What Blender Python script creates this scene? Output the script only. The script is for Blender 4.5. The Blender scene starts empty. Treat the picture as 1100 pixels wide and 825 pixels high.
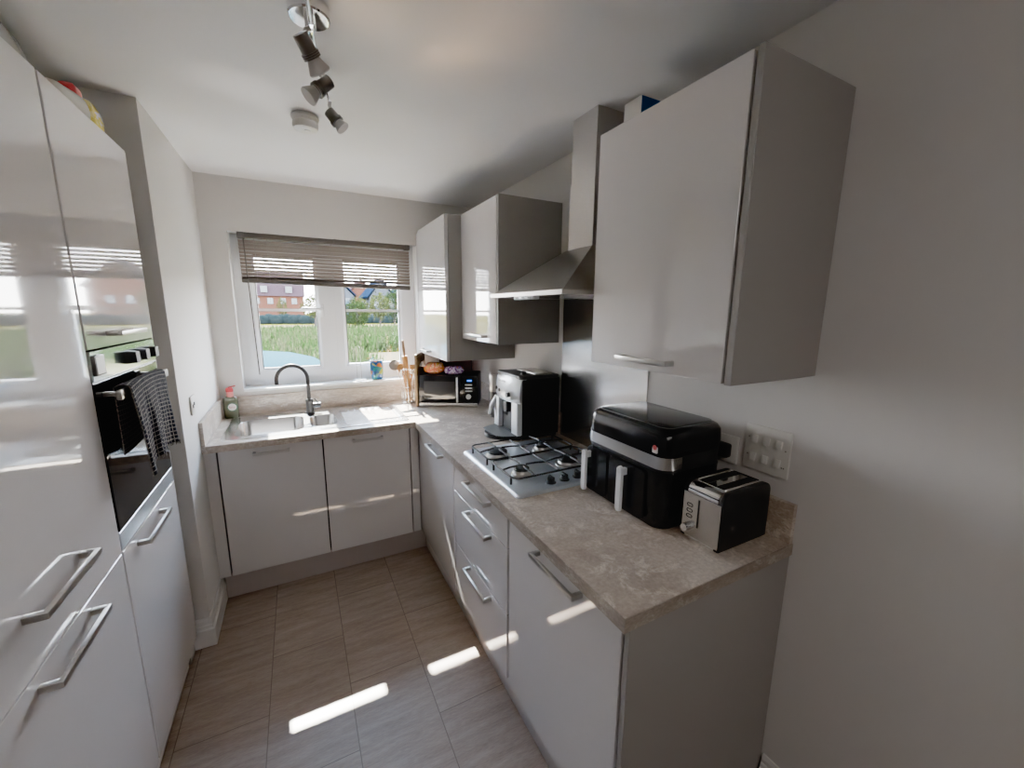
import bpy, bmesh, math, random
from mathutils import Vector, Matrix
from mathutils.geometry import tessellate_polygon
random.seed(7)
PI = math.pi
sc = bpy.context.scene
COL = bpy.context.collection
V = Vector

# ------------------------------------------------------------------ materials
def new_mat(name):
    m = bpy.data.materials.new(name); m.use_nodes = True
    nt = m.node_tree; b = nt.nodes['Principled BSDF']
    return m, nt, b
def setp(b, **k):
    names = dict(color='Base Color', rough='Roughness', metal='Metallic', coat='Coat Weight', coatr='Coat Roughness',
                 spec='Specular IOR Level', trans='Transmission Weight', ior='IOR', alpha='Alpha', aniso='Anisotropic',
                 emit='Emission Color', emits='Emission Strength', sheen='Sheen Weight', sss='Subsurface Weight')
    for a, v in k.items():
        if a in ('color', 'emit') and len(v) == 3: v = (*v, 1)
        b.inputs[names[a]].default_value = v
def simple(name, color, rough=.5, **k):
    m, nt, b = new_mat(name); setp(b, color=color, rough=rough, **k); return m
def N(nt, t, **k):
    n = nt.nodes.new(t)
    for a, v in k.items():
        if hasattr(n, a): setattr(n, a, v)
        else: n.inputs[a].default_value = v
    return n
def coords(nt, kind='Object', scale=(1, 1, 1), rot=(0, 0, 0), loc=(0, 0, 0)):
    tc = N(nt, 'ShaderNodeTexCoord'); mp = N(nt, 'ShaderNodeMapping')
    nt.links.new(tc.outputs[kind], mp.inputs['Vector'])
    mp.inputs['Scale'].default_value = scale; mp.inputs['Rotation'].default_value = rot; mp.inputs['Location'].default_value = loc
    return mp.outputs['Vector']
def geo_coords(nt, scale=(1, 1, 1), rot=(0, 0, 0), loc=(0, 0, 0)):
    g = N(nt, 'ShaderNodeNewGeometry'); mp = N(nt, 'ShaderNodeMapping')
    nt.links.new(g.outputs['Position'], mp.inputs['Vector'])
    mp.inputs['Scale'].default_value = scale; mp.inputs['Rotation'].default_value = rot; mp.inputs['Location'].default_value = loc
    return mp.outputs['Vector']
def ramp(nt, fac, stops):
    r = N(nt, 'ShaderNodeValToRGB'); nt.links.new(fac, r.inputs['Fac'])
    e = r.color_ramp.elements
    while len(e) < len(stops): e.new(.5)
    for i, (p, c) in enumerate(stops):
        e[i].position = p; e[i].color = (*c, 1) if len(c) == 3 else c
    return r.outputs['Color']
def mix(nt, fac, a, b, mode='MIX'):
    m = N(nt, 'ShaderNodeMix', data_type='RGBA', blend_type=mode)
    for s, v in ((m.inputs[0], fac), (m.inputs[6], a), (m.inputs[7], b)):
        if isinstance(v, (int, float)): s.default_value = v
        elif isinstance(v, tuple): s.default_value = (*v, 1) if len(v) == 3 else v
        else: nt.links.new(v, s)
    return m.outputs[2]
def noise(nt, vec, scale, detail=4, rough=.5, dist=0):
    n = N(nt, 'ShaderNodeTexNoise'); n.inputs['Scale'].default_value = scale; n.inputs['Detail'].default_value = detail
    n.inputs['Roughness'].default_value = rough; n.inputs['Distortion'].default_value = dist
    nt.links.new(vec, n.inputs['Vector']); return n.outputs['Fac']
def bump(nt, b, h, strength=.1, dist=.001):
    n = N(nt, 'ShaderNodeBump'); n.inputs['Strength'].default_value = strength; n.inputs['Distance'].default_value = dist
    nt.links.new(h, n.inputs['Height']); nt.links.new(n.outputs['Normal'], b.inputs['Normal'])

M = {}
def wallmat(name, col):
    m, nt, b = new_mat(name); v = geo_coords(nt)
    c = mix(nt, noise(nt, v, 3, 3), col, tuple(x * .96 for x in col)); nt.links.new(c, b.inputs['Base Color'])
    setp(b, rough=.75, spec=.25); bump(nt, b, noise(nt, v, 260, 3, .6), .12, .0012); return m
M['wall'] = wallmat('wall_paint', (.60, .576, .553))
M['ceil'] = wallmat('ceiling_paint', (.70, .685, .66))
m, nt, b = new_mat('ceiling_sheen'); v = geo_coords(nt)
nt.links.new(mix(nt, noise(nt, v, 2, 3), (.72, .70, .695), (.68, .66, .655)), b.inputs['Base Color']); setp(b, rough=.5, spec=.3)
bump(nt, b, noise(nt, v, 12, 2), .05, .004); M['ceil'] = m
M['wallshade'] = wallmat('wall_paint_shade_tone', (.25, .235, .22))  # wall paint darkened so the unseen rear wall bounces less light
M['trim'] = simple('white_trim', (.68, .65, .625), .35)
M['upvc'] = simple('white_upvc', (.80, .81, .83), .25)
M['sill'] = simple('sill_white', (.82, .82, .82), .35)
m, nt, b = new_mat('gloss_front'); v = geo_coords(nt)
setp(b, color=(.62, .592, .582), rough=.05, spec=.7, coat=.6, coatr=.02)
bump(nt, b, noise(nt, v, 5, 1), .012, .002); M['gloss'] = m
M['glossL'] = m
M['carcass'] = simple('matt_grey_panel', (.265, .25, .236), .5, spec=.3)
M['plinth'] = simple('plinth_grey', (.36, .315, .295), .4)
M['gap_shade'] = simple('carcass_gap_shade', (.03, .028, .026), .8)  # near-black carcass colour puts the shade into the gaps between doors
# worktop stone laminate
def stone(name, scale=(1, 1, 1), tint=1.0):
    m, nt, b = new_mat(name); v = geo_coords(nt, scale)
    n1 = noise(nt, v, 4, 8, .68, .4); n2 = noise(nt, v, 13, 10, .74, .5); n3 = noise(nt, v, 90, 4, .6); n4 = noise(nt, v, 7, 3, .5)
    base = ramp(nt, n1, [(.33, (.31, .24, .19)), (.5, (.43, .35, .285)), (.66, (.53, .45, .38))])
    veins = ramp(nt, n2, [(.50, (0, 0, 0)), (.575, (.55, .55, .55)), (.60, (.85, .85, .85)), (.64, (.15, .15, .15))])
    veins = mix(nt, 1.0, veins, ramp(nt, n4, [(.36, (0, 0, 0)), (.52, (1, 1, 1))]), 'MULTIPLY')
    c = mix(nt, veins, base, (.74, .66, .57))
    sp = ramp(nt, n3, [(.35, (.8, .8, .8)), (.65, (1.08, 1.08, 1.08))])
    c = mix(nt, 1.0, c, sp, 'MULTIPLY')
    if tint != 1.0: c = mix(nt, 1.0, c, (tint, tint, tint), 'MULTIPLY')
    nt.links.new(c, b.inputs['Base Color']); setp(b, rough=.32, spec=.5); bump(nt, b, n2, .08, .001)
    return m
M['stone'] = stone('stone_laminate'); M['stone_up'] = stone('stone_upstand', (.45, 1, 1.6), 1.0)
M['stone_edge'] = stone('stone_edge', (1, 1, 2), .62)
# floor
m, nt, b = new_mat('floor_vinyl_tile')
vb = geo_coords(nt, (1, 1, 1), (0, 0, PI / 2), (0, 0, 0))
g = N(nt, 'ShaderNodeNewGeometry'); sep = N(nt, 'ShaderNodeSeparateXYZ'); nt.links.new(g.outputs['Position'], sep.inputs[0])
cmb = N(nt, 'ShaderNodeCombineXYZ')
ay = N(nt, 'ShaderNodeMath', operation='ADD'); ay.inputs[1].default_value = 20 * .61 + 1.196; nt.links.new(sep.outputs['Y'], ay.inputs[0])
ax = N(nt, 'ShaderNodeMath', operation='ADD'); ax.inputs[1].default_value = 20 * .305 + .905 + .305; nt.links.new(sep.outputs['X'], ax.inputs[0])
nt.links.new(ay.outputs[0], cmb.inputs['X']); nt.links.new(ax.outputs[0], cmb.inputs['Y'])
br = N(nt, 'ShaderNodeTexBrick'); br.offset = .5; br.offset_frequency = 2
for k_, v_ in (('Scale', 1), ('Mortar Size', .0018), ('Brick Width', .61), ('Row Height', .305), ('Bias', 0), ('Mortar Smooth', .2)): br.inputs[k_].default_value = v_
br.inputs['Color1'].default_value = (.0, .0, .0, 1); br.inputs['Color2'].default_value = (1, 1, 1, 1); br.inputs['Mortar'].default_value = (.5, .5, .5, 1)
nt.links.new(cmb.outputs[0], br.inputs['Vector'])
vs = geo_coords(nt, (1.3, 9, 1), (0, 0, .05))
off = N(nt, 'ShaderNodeVectorMath', operation='MULTIPLY_ADD'); nt.links.new(br.outputs['Color'], off.inputs[0]); off.inputs[1].default_value = (7, 13, 0); nt.links.new(vs, off.inputs[2])
n1 = noise(nt, off.outputs[0], 3.2, 9, .62, .3); n2 = noise(nt, off.outputs[0], 30, 5, .6)
c = ramp(nt, n1, [(.28, (.17, .125, .10)), (.5, (.27, .205, .168)), (.72, (.37, .295, .252))])
c = mix(nt, .35, c, ramp(nt, n2, [(.3, (.16, .118, .096)), (.7, (.40, .32, .275))]))
tv = mix(nt, br.outputs['Color'], (.93, .93, .93), (1.06, 1.05, 1.04)); c = mix(nt, 1, c, tv, 'MULTIPLY')
c = mix(nt, br.outputs['Fac'], c, (.13, .098, .08)); nt.links.new(c, b.inputs['Base Color'])
setp(b, rough=.38, spec=.45); bump(nt, b, n1, .15, .002); M['floor'] = m
def steelmat(name, col, rough, stretch=(1, 1, 1), vary=.1):
    m, nt, b = new_mat(name); v = geo_coords(nt, stretch)
    n = noise(nt, v, 60, 4, .6)
    nt.links.new(ramp(nt, n, [(.3, tuple(x * (1 - vary) for x in col)), (.7, col)]), b.inputs['Base Color'])
    setp(b, metal=1, rough=rough); bump(nt, b, n, .04, .0005); return m
M['steel'] = steelmat('brushed_steel', (.62, .61, .60), .24, (1, 20, 1))
M['steel_hood'] = steelmat('hood_steel', (.50, .475, .455), .30, (1, 1, 14))
M['steel_dark'] = steelmat('splash_steel', (.46, .45, .44), .22, (1, 14, 1))
M['handle'] = steelmat('handle_nickel', (.48, .465, .44), .28, (1, 1, 1), .05)
M['sink'] = steelmat('sink_steel', (.70, .70, .71), .20, (10, 1, 1))
M['hobsteel'] = steelmat('hob_steel', (.78, .83, .90), .42, (1, 8, 1))
M['chrome'] = simple('chrome', (.82, .82, .82), .08, metal=1)
M['gunmetal'] = simple('gunmetal_brushed', (.035, .033, .033), .3, metal=.6)
M['satin'] = simple('satin_nickel', (.42, .40, .37), .3, metal=1)
M['black'] = simple('black_plastic', (.012, .012, .013), .35)
M['blackgloss'] = simple('black_gloss', (.006, .006, .008), .16, spec=.4)
M['blackmatt'] = simple('black_enamel', (.012, .012, .012), .5)
M['iron'] = simple('cast_iron', (.015, .015, .016), .6)
M['alu'] = simple('burner_alu', (.55, .53, .50), .35, metal=.9)
M['glassblack'] = simple('oven_glass', (.004, .004, .005), .05, spec=.3)
M['mirrorpanel'] = steelmat('oven_panel', (.72, .78, .76), .12)
M['mwglass'] = simple('microwave_window', (.02, .02, .021), .12, coat=1)
M['ovensteel'] = steelmat('oven_trim_steel', (.62, .68, .74), .4)
M['silver'] = simple('silver_plastic', (.62, .64, .66), .28, metal=.55)
M['silverlight'] = simple('silver_bright', (.72, .73, .75), .33, metal=.25)
M['darkgrey'] = simple('dark_grey_plastic', (.07, .068, .066), .4)
M['whiteplastic'] = simple('white_plastic', (.60, .58, .54), .35)
M['spotbody'] = simple('spot_body_nickel', (.17, .16, .148), .32, metal=.9)
M['lampgrey'] = simple('lamp_reflector', (.42, .40, .38), .35)
M['blind'] = simple('taupe_slat', (.17, .13, .105), .45)
M['blindrail'] = simple('taupe_rail', (.07, .058, .05), .4)
M['cord'] = simple('cord', (.22, .2, .18), .6)
M['red'] = simple('red_cap', (.55, .03, .04), .35)
M['redclear'] = simple('red_neck', (.65, .22, .20), .3)
M['soapgreen'] = simple('green_liquid_bottle', (.075, .085, .045), .22, coat=.5)
M['white'] = simple('print_white', (.75, .74, .72), .5)
M['darkgreen'] = simple('print_green', (.02, .10, .05), .4)
M['redprint'] = simple('print_red', (.45, .05, .06), .5)
M['bluelit'] = simple('blue_display', (.02, .06, .4), .3, emit=(.05, .15, 1), emits=.6)
M['blueprint'] = simple('blue_box', (.01, .09, .24), .4)
M['cardwhite'] = simple('carton_white', (.62, .60, .56), .5)
M['darkred'] = simple('dark_red_carton', (.07, .012, .012), .45)
def wood(name, c1, c2, axis=(1, 1, 8), rough=.5):
    m, nt, b = new_mat(name); v = coords(nt, 'Object', axis)
    n = noise(nt, v, 18, 5, .6, .5); nt.links.new(ramp(nt, n, [(.3, c1), (.7, c2)]), b.inputs['Base Color']); setp(b, rough=rough); return m
M['board'] = wood('board_wood', (.13, .07, .03), (.25, .15, .07), (8, 8, 1))
M['spoonwood'] = wood('spoon_wood', (.24, .10, .03), (.40, .19, .07), (8, 8, 1))
m, nt, b = new_mat('thin_glass'); nt.nodes.remove(b)
tr = N(nt, 'ShaderNodeBsdfTransparent'); gl = N(nt, 'ShaderNodeBsdfGlossy'); gl.inputs['Roughness'].default_value = .0
def mth(op, a, b_=None):
    n = N(nt, 'ShaderNodeMath', operation=op)
    for i_, q in enumerate((a, b_)):
        if q is None: continue
        if isinstance(q, (int, float)): n.inputs[i_].default_value = q
        else: nt.links.new(q, n.inputs[i_])
    return n.outputs[0]
gg = N(nt, 'ShaderNodeNewGeometry'); dt = N(nt, 'ShaderNodeVectorMath', operation='DOT_PRODUCT'); nt.links.new(gg.outputs['Incoming'], dt.inputs[0]); nt.links.new(gg.outputs['Normal'], dt.inputs[1])
sch = mth('ADD', mth('MULTIPLY', mth('POWER', mth('SUBTRACT', 1.0, mth('ABSOLUTE', dt.outputs['Value'])), 5.0), .92), .05)
mx = N(nt, 'ShaderNodeMixShader')
tr.inputs['Color'].default_value = (.96, .98, .97, 1)
nt.links.new(sch, mx.inputs[0]); nt.links.new(tr.outputs[0], mx.inputs[1]); nt.links.new(gl.outputs[0], mx.inputs[2])
nt.links.new(mx.outputs[0], nt.nodes['Material Output'].inputs['Surface']); M['pane'] = m
def clearfilm(name, col, a):
    m, nt, b = new_mat(name); setp(b, color=col, rough=.15, alpha=a, spec=.8)
    return m
M['film'] = clearfilm('clear_film', (.75, .72, .68), .45)
# tea towel check
m, nt, b = new_mat('towel_check'); v = coords(nt, 'UV')
def lines(vec, comp, freq, w, ph=0):
    s = N(nt, 'ShaderNodeSeparateXYZ'); nt.links.new(vec, s.inputs[0])
    a = N(nt, 'ShaderNodeMath', operation='MULTIPLY_ADD'); a.inputs[1].default_value = freq; a.inputs[2].default_value = ph; nt.links.new(s.outputs[comp], a.inputs[0])
    f = N(nt, 'ShaderNodeMath', operation='FRACT'); nt.links.new(a.outputs[0], f.inputs[0])
    l = N(nt, 'ShaderNodeMath', operation='LESS_THAN'); l.inputs[1].default_value = w; nt.links.new(f.outputs[0], l.inputs[0]); return l.outputs[0]
lx = lines(v, 'X', 24, .17); ly = lines(v, 'Y', 36, .19); mxn = N(nt, 'ShaderNodeMath', operation='MAXIMUM')
nt.links.new(lx, mxn.inputs[0]); nt.links.new(ly, mxn.inputs[1])
nz = noise(nt, v, 60, 3); brk = ramp(nt, nz, [(.35, (.25, .25, .25)), (.6, (1, 1, 1))])
f_ = mix(nt, 1, mxn.outputs[0], brk, 'MULTIPLY')
nt.links.new(mix(nt, f_, (.006, .006, .013), (.21, .19, .17)), b.inputs['Base Color']); setp(b, rough=.95, spec=.1); bump(nt, b, nz, .4, .002); M['towel'] = m
# mug pattern
m, nt, b = new_mat('mug_pattern'); v = coords(nt, 'Object', (1, 1, 1))
vo = N(nt, 'ShaderNodeTexVoronoi'); vo.inputs['Scale'].default_value = 34; nt.links.new(v, vo.inputs['Vector'])
sp = N(nt, 'ShaderNodeSeparateColor'); nt.links.new(vo.outputs['Color'], sp.inputs[0])
c = ramp(nt, sp.outputs[0], [(0, (.008, .04, .14)), (.25, (.01, .13, .13)), (.45, (.01, .06, .20)), (.62, (.28, .07, .015)), (.8, (.20, .22, .04)), (.93, (.04, .20, .22))])
c.node.color_ramp.interpolation = 'CONSTANT'; nt.links.new(c, b.inputs['Base Color']); setp(b, rough=.2); M['mug'] = m
# printed bags
def blot(name, stops, scale, rough=.25):
    m, nt, b = new_mat(name); v = coords(nt, 'Object')
    n = noise(nt, v, scale, 3, .6, .8); c = ramp(nt, n, stops); c.node.color_ramp.interpolation = 'CONSTANT'
    nt.links.new(c, b.inputs['Base Color']); setp(b, rough=rough, coat=.4); bump(nt, b, noise(nt, v, 40, 3), .5, .006); return m
M['bagorange'] = blot('orange_bread_bag', [(0, (.50, .20, .06)), (.42, (.62, .10, .05)), (.50, (.75, .45, .35)), (.55, (.55, .25, .08)), (.66, (.75, .30, .10))], 22)
M['bagpurple'] = blot('purple_snack_bag', [(0, (.10, .03, .16)), (.45, (.50, .42, .60)), (.52, (.16, .05, .26)), (.60, (.55, .25, .10)), (.68, (.15, .05, .22))], 30)
M['packet'] = blot('yellow_packet', [(0, (.55, .52, .45)), (.42, (.65, .50, .08)), (.55, (.70, .60, .20)), (.64, (.5, .45, .38))], 14)
# exterior
m, nt, b = new_mat('meadow_ground'); v = geo_coords(nt)
n = noise(nt, v, .35, 6, .65); n2 = noise(nt, v, 4, 5, .6)
c = mix(nt, .5, ramp(nt, n, [(.35, (0.02293, 0.02573, 0.0003)), (.65, (0.04523, 0.03262, 0.003252))]), ramp(nt, n2, [(.3, (0.01503, 0.02343, 0.0003)), (.7, (0.05144, 0.03747, 0.006701))]))
nt.links.new(c, b.inputs['Base Color']); setp(b, rough=.95, spec=.0); M['meadow'] = m
def foliage(name, cols, scale=1.5):
    m, nt, b = new_mat(name); v = geo_coords(nt); n = noise(nt, v, scale, 5, .7)
    k = len(cols); nt.links.new(ramp(nt, n, [(.3 + .4 * i / (k - 1), cc) for i, cc in enumerate(cols)]), b.inputs['Base Color']); setp(b, rough=.9, spec=.0); return m
m, nt, b = new_mat('tall_grass'); v = geo_coords(nt)
c = ramp(nt, noise(nt, v, 1.2, 5, .7), [(.3, (.010, .030, .006)), (.45, (.022, .045, .010)), (.58, (.055, .052, .026)), (.7, (.020, .045, .010))])
c = mix(nt, 1.0, c, ramp(nt, noise(nt, v, 14, 3, .7), [(.38, (.18, .25, .2)), (.5, (1, 1, 1)), (.66, (2.2, 2.0, 1.7))]), 'MULTIPLY')
nt.links.new(c, b.inputs['Base Color']); setp(b, rough=.9, spec=0); M['grass'] = m
M['leafy'] = foliage('leaf_yellow_green', [(0.02071, 0.02574, 0.007355), (0.03848, 0.04016, 0.01231)], 3)
M['leafd'] = foliage('leaf_dark', [(0.006687, 0.0134, 0.004169), (0.01673, 0.02512, 0.006658)], 3)
M['hedge'] = foliage('hedge_dark', [(.003, .006, .006), (.010, .013, .012)], 2.5)
M['bark'] = simple('bark', (0.016, 0.007612, 0.003414), .9)
m, nt, b = new_mat('brick_wall'); v = geo_coords(nt, (1, 1, 1), (PI / 2, 0, 0)); br = N(nt, 'ShaderNodeTexBrick')
nt.links.new(v, br.inputs['Vector']); br.inputs['Scale'].default_value = 4
br.inputs['Color1'].default_value = (0.05615, 0.017, 0.008615, 1); br.inputs['Color2'].default_value = (0.04551, 0.01193, 0.006327, 1); br.inputs['Mortar'].default_value = (0.05654, 0.03415, 0.02297, 1)
nt.links.new(br.outputs['Color'], b.inputs['Base Color']); setp(b, rough=.9, spec=.1); M['brick'] = m
M['rooftile'] = foliage('roof_tile_mauve', [(0.02463, 0.01456, 0.01624), (0.03037, 0.01862, 0.0203)], 1)
M['slate'] = foliage('roof_slate_blue', [(0.002732, 0.005531, 0.01253), (0.004576, 0.007377, 0.01577)], 1)
M['cladding'] = simple('dark_cladding', (0.004356, 0.007157, 0.01275), .7)
M['extwhite'] = simple('exterior_white', (0.0624, 0.0624, 0.0624), .6)
M['extglass'] = simple('exterior_glass', (0.006334, 0.02312, 0.03431), .1)
M['road'] = simple('pale_paving', (0.06297, 0.05178, 0.0294), .9, spec=0)
M['carpaint'] = simple('pale_blue_car_paint', (.012, .034, .042), .8, spec=0, ior=1.02)
M['carglass'] = simple('car_glass', (0.001806, 0.007399, 0.0102), .05)
M['tyre'] = simple('tyre', (0.001386, 0.001386, 0.001386), .8)

# ------------------------------------------------------------------ mesh builder
class MB:
    def __init__(s): s.bm = bmesh.new(); s.uv = None
    def _merge(s, b, mi=0, mat=None):
        if mat is not None: bmesh.ops.transform(b, matrix=mat, verts=b.verts)
        for f in b.faces: f.material_index = mi
        me = bpy.data.meshes.new('tmp'); b.to_mesh(me); b.free(); s.bm.from_mesh(me); bpy.data.meshes.remove(me); return s
    def box(s, x0, x1, y0, y1, z0, z1, bev=0, mi=0, mat=None, seg=2):
        b = bmesh.new(); bmesh.ops.create_cube(b, size=1)
        for v in b.verts: v.co = V(((x0 + x1) / 2 + v.co.x * (x1 - x0), (y0 + y1) / 2 + v.co.y * (y1 - y0), (z0 + z1) / 2 + v.co.z * (z1 - z0)))
        bmesh.ops.recalc_face_normals(b, faces=b.faces)
        if bev: bmesh.ops.bevel(b, geom=b.edges[:], offset=bev, segments=seg, affect='EDGES', profile=.5)
        return s._merge(b, mi, mat)
    def prism(s, pts, a0, a1, axis='z', bev=0, mi=0, mat=None, seg=2):
        b = bmesh.new()
        def co(p, a): return V((p[0], p[1], a)) if axis == 'z' else (V((p[0], a, p[1])) if axis == 'y' else V((a, p[0], p[1])))
        A = [b.verts.new(co(p, a0)) for p in pts]; B = [b.verts.new(co(p, a1)) for p in pts]; n = len(pts)
        b.faces.new(A); b.faces.new(B)
        for i in range(n): b.faces.new((A[i], A[(i + 1) % n], B[(i + 1) % n], B[i]))
        bmesh.ops.recalc_face_normals(b, faces=b.faces)
        if bev:
            es = [e for e in b.edges if (e.verts[0] in A) == (e.verts[1] in A)]
            bmesh.ops.bevel(b, geom=es, offset=bev, segments=seg, affect='EDGES', profile=.5)
        return s._merge(b, mi, mat)
    def cone(s, p0, p1, r0, r1=None, seg=20, mi=0, mat=None, cap=True):
        r1 = r0 if r1 is None else r1; p0 = V(p0); p1 = V(p1); d = p1 - p0; L = d.length
        b = bmesh.new(); bmesh.ops.create_cone(b, cap_ends=cap, segments=seg, radius1=max(r0, 1e-5), radius2=max(r1, 1e-5), depth=L)
        Mx = Matrix.Translation((p0 + p1) / 2) @ d.to_track_quat('Z', 'Y').to_matrix().to_4x4()
        bmesh.ops.transform(b, matrix=Mx, verts=b.verts)
        return s._merge(b, mi, mat)
    def sphere(s, c, r, sx=1, sy=1, sz=1, u=20, v=12, mi=0, mat=None):
        b = bmesh.new(); bmesh.ops.create_uvsphere(b, u_segments=u, v_segments=v, radius=r)
        for q in b.verts: q.co = V((c[0] + q.co.x * sx, c[1] + q.co.y * sy, c[2] + q.co.z * sz))
        return s._merge(b, mi, mat)
    def tube(s, path, r, seg=10, mi=0, closed=False, mat=None):
        path = [V(p) for p in path]; n = len(path); b = bmesh.new(); rings = []
        rr = r if isinstance(r, (list, tuple)) else [r] * n
        up = None
        for i, p in enumerate(path):
            if closed: t = (path[(i + 1) % n] - path[i - 1])
            else: t = path[min(i + 1, n - 1)] - path[max(i - 1, 0)]
            t.normalize()
            if up is None:
                up = V((0, 0, 1)) if abs(t.z) < .9 else V((1, 0, 0))
            a = t.cross(up)
            if a.length < 1e-4: a = t.cross(V((0, 1, 0)))
            a.normalize(); up2 = a.cross(t).normalized(); up = up2
            rings.append([b.verts.new(p + (a * math.cos(2 * PI * k / seg) + up2 * math.sin(2 * PI * k / seg)) * rr[i]) for k in range(seg)])
        m_ = n if closed else n - 1
        for i in range(m_):
            A = rings[i]; B = rings[(i + 1) % n]
            for k in range(seg): b.faces.new((A[k], A[(k + 1) % seg], B[(k + 1) % seg], B[k]))
        if not closed: b.faces.new(rings[0]); b.faces.new(rings[-1])
        bmesh.ops.recalc_face_normals(b, faces=b.faces)
        return s._merge(b, mi, mat)
    def lathe(s, prof, c=(0, 0, 0), seg=32, mi=0, mat=None):
        b = bmesh.new(); rings = []
        for r, z in prof: rings.append([b.verts.new((c[0] + r * math.cos(2 * PI * k / seg), c[1] + r * math.sin(2 * PI * k / seg), c[2] + z)) for k in range(seg)] if r > 1e-6 else [b.verts.new((c[0], c[1], c[2] + z))])
        for A, B in zip(rings, rings[1:]):
            if len(A) == 1 and len(B) == 1: continue
            for k in range(seg):
                if len(A) == 1: b.faces.new((A[0], B[(k + 1) % seg], B[k]))
                elif len(B) == 1: b.faces.new((A[k], A[(k + 1) % seg], B[0]))
                else: b.faces.new((A[k], A[(k + 1) % seg], B[(k + 1) % seg], B[k]))
        bmesh.ops.recalc_face_normals(b, faces=b.faces)
        return s._merge(b, mi, mat)
    def loft(s, rings, mi=0, capa=True, capb=True, mat=None):
        b = bmesh.new(); R = [[b.verts.new(p) for p in r] for r in rings]; n = len(R[0])
        for A, B in zip(R, R[1:]):
            for k in range(n): b.faces.new((A[k], A[(k + 1) % n], B[(k + 1) % n], B[k]))
        if capa: b.faces.new(R[0])
        if capb: b.faces.new(R[-1])
        bmesh.ops.recalc_face_normals(b, faces=b.faces)
        return s._merge(b, mi, mat)
    def cells(s, xs, ys, keep, z0, z1, axis='z', mi=0):
        """solid slab built from grid cells, outer faces only"""
        b = bmesh.new(); cache = {}
        def P(i, j, z):
            k = (i, j, z)
            if k not in cache:
                x, y = xs[i], ys[j]
                cache[k] = b.verts.new({'z': (x, y, z), 'y': (x, z, y), 'x': (z, x, y)}[axis])
            return cache[k]
        K = lambda i, j: 0 <= i < len(xs) - 1 and 0 <= j < len(ys) - 1 and keep(i, j)
        for i in range(len(xs) - 1):
            for j in range(len(ys) - 1):
                if not K(i, j): continue
                for z in (z0, z1): b.faces.new((P(i, j, z), P(i + 1, j, z), P(i + 1, j + 1, z), P(i, j + 1, z)))
                for (di, dj, a, c) in ((-1, 0, (i, j), (i, j + 1)), (1, 0, (i + 1, j), (i + 1, j + 1)), (0, -1, (i, j), (i + 1, j)), (0, 1, (i, j + 1), (i + 1, j + 1))):
                    if not K(i + di, j + dj): b.faces.new((P(*a, z0), P(*c, z0), P(*c, z1), P(*a, z1)))
        bmesh.ops.recalc_face_normals(b, faces=b.faces)
        return s._merge(b, mi)
    def plate(s, loops, z, mi=0):
        b = bmesh.new(); L = [[V((p[0], p[1], z)) for p in l] for l in loops]
        vs = [b.verts.new(p) for l in L for p in l]
        for t in tessellate_polygon(L):
            try: b.faces.new([vs[i] for i in t])
            except ValueError: pass
        for f in b.faces:
            f.normal_update()
            if f.normal.z < 0: f.normal_flip()
        return s._merge(b, mi)
    def build(s, name, mat, parent=None, loc=None, smooth=40, local=False, origin='center'):
        me = bpy.data.meshes.new(name); s.bm.to_mesh(me); s.bm.free()
        for q in (mat if isinstance(mat, (list, tuple)) else [mat]): me.materials.append(M[q] if isinstance(q, str) else q)
        o = bpy.data.objects.new(name, me); COL.objects.link(o)
        co = [v.co for v in me.vertices]
        mn = V([min(c[i] for c in co) for i in range(3)]); mx = V([max(c[i] for c in co) for i in range(3)])
        if origin == 'center': c = (mn + mx) / 2
        elif origin == 'base': c = V(((mn.x + mx.x) / 2, (mn.y + mx.y) / 2, mn.z))
        else: c = V((0, 0, 0))
        if local and parent is None: c = V((0, 0, 0))
        me.transform(Matrix.Translation(-c))
        if local:                       # verts are in the parent's own frame
            pc = V(parent.get('_c', (0, 0, 0))) if parent else V((0, 0, 0))
            o.location = c - pc; o['_c'] = tuple(c)
        else:
            o.location = c - WORLD.get(parent.name, V((0, 0, 0))) if parent else c
            WORLD[o.name] = c
        if parent: o.parent = parent
        if smooth:
            for p in me.polygons: p.use_smooth = True
            me.set_sharp_from_angle(angle=math.radians(smooth))
        return o
WORLD = {}
def tag(o, label=None, cat=None, group=None, kind=None):
    if label: o['label'] = label
    if cat: o['category'] = cat
    if group: o['group'] = group
    if kind: o['kind'] = kind
    return o
def thing(name, loc, label, cat, group=None, rz=0):
    o = bpy.data.objects.new(name, None); COL.objects.link(o); o.location = loc; o.rotation_euler = (0, 0, rz)
    o.empty_display_size = .05; WORLD[o.name] = V(loc); return tag(o, label, cat, group)
def struct(o): o['kind'] = 'structure'; return o
def rrect(x0, x1, y0, y1, r, n=6):
    out = []
    for cx, cy, a in ((x1 - r, y1 - r, 0), (x0 + r, y1 - r, PI / 2), (x0 + r, y0 + r, PI), (x1 - r, y0 + r, 1.5 * PI)):
        for k in range(n + 1): out.append((cx + r * math.cos(a + k * PI / 2 / n), cy + r * math.sin(a + k * PI / 2 / n)))
    return out
def ring(pts, z): return [(p[0], p[1], z) for p in pts]
def text(body, size, name, mat, parent, loc, rot, ext=.0004):
    cu = bpy.data.curves.new(name, 'FONT'); cu.body = body; cu.size = size; cu.extrude = ext; cu.align_x = 'CENTER'; cu.align_y = 'CENTER'
    cu.materials.append(M[mat]); t = bpy.data.objects.new(name, cu); COL.objects.link(t)
    bpy.context.view_layer.update(); dg = bpy.context.evaluated_depsgraph_get(); me = bpy.data.meshes.new_from_object(t.evaluated_get(dg))
    o = bpy.data.objects.new(name, me); COL.objects.link(o); bpy.data.objects.remove(t); bpy.data.curves.remove(cu)
    if not me.materials: me.materials.append(M[mat])
    o.location = loc; o.rotation_euler = rot; o.parent = parent; return o

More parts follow.
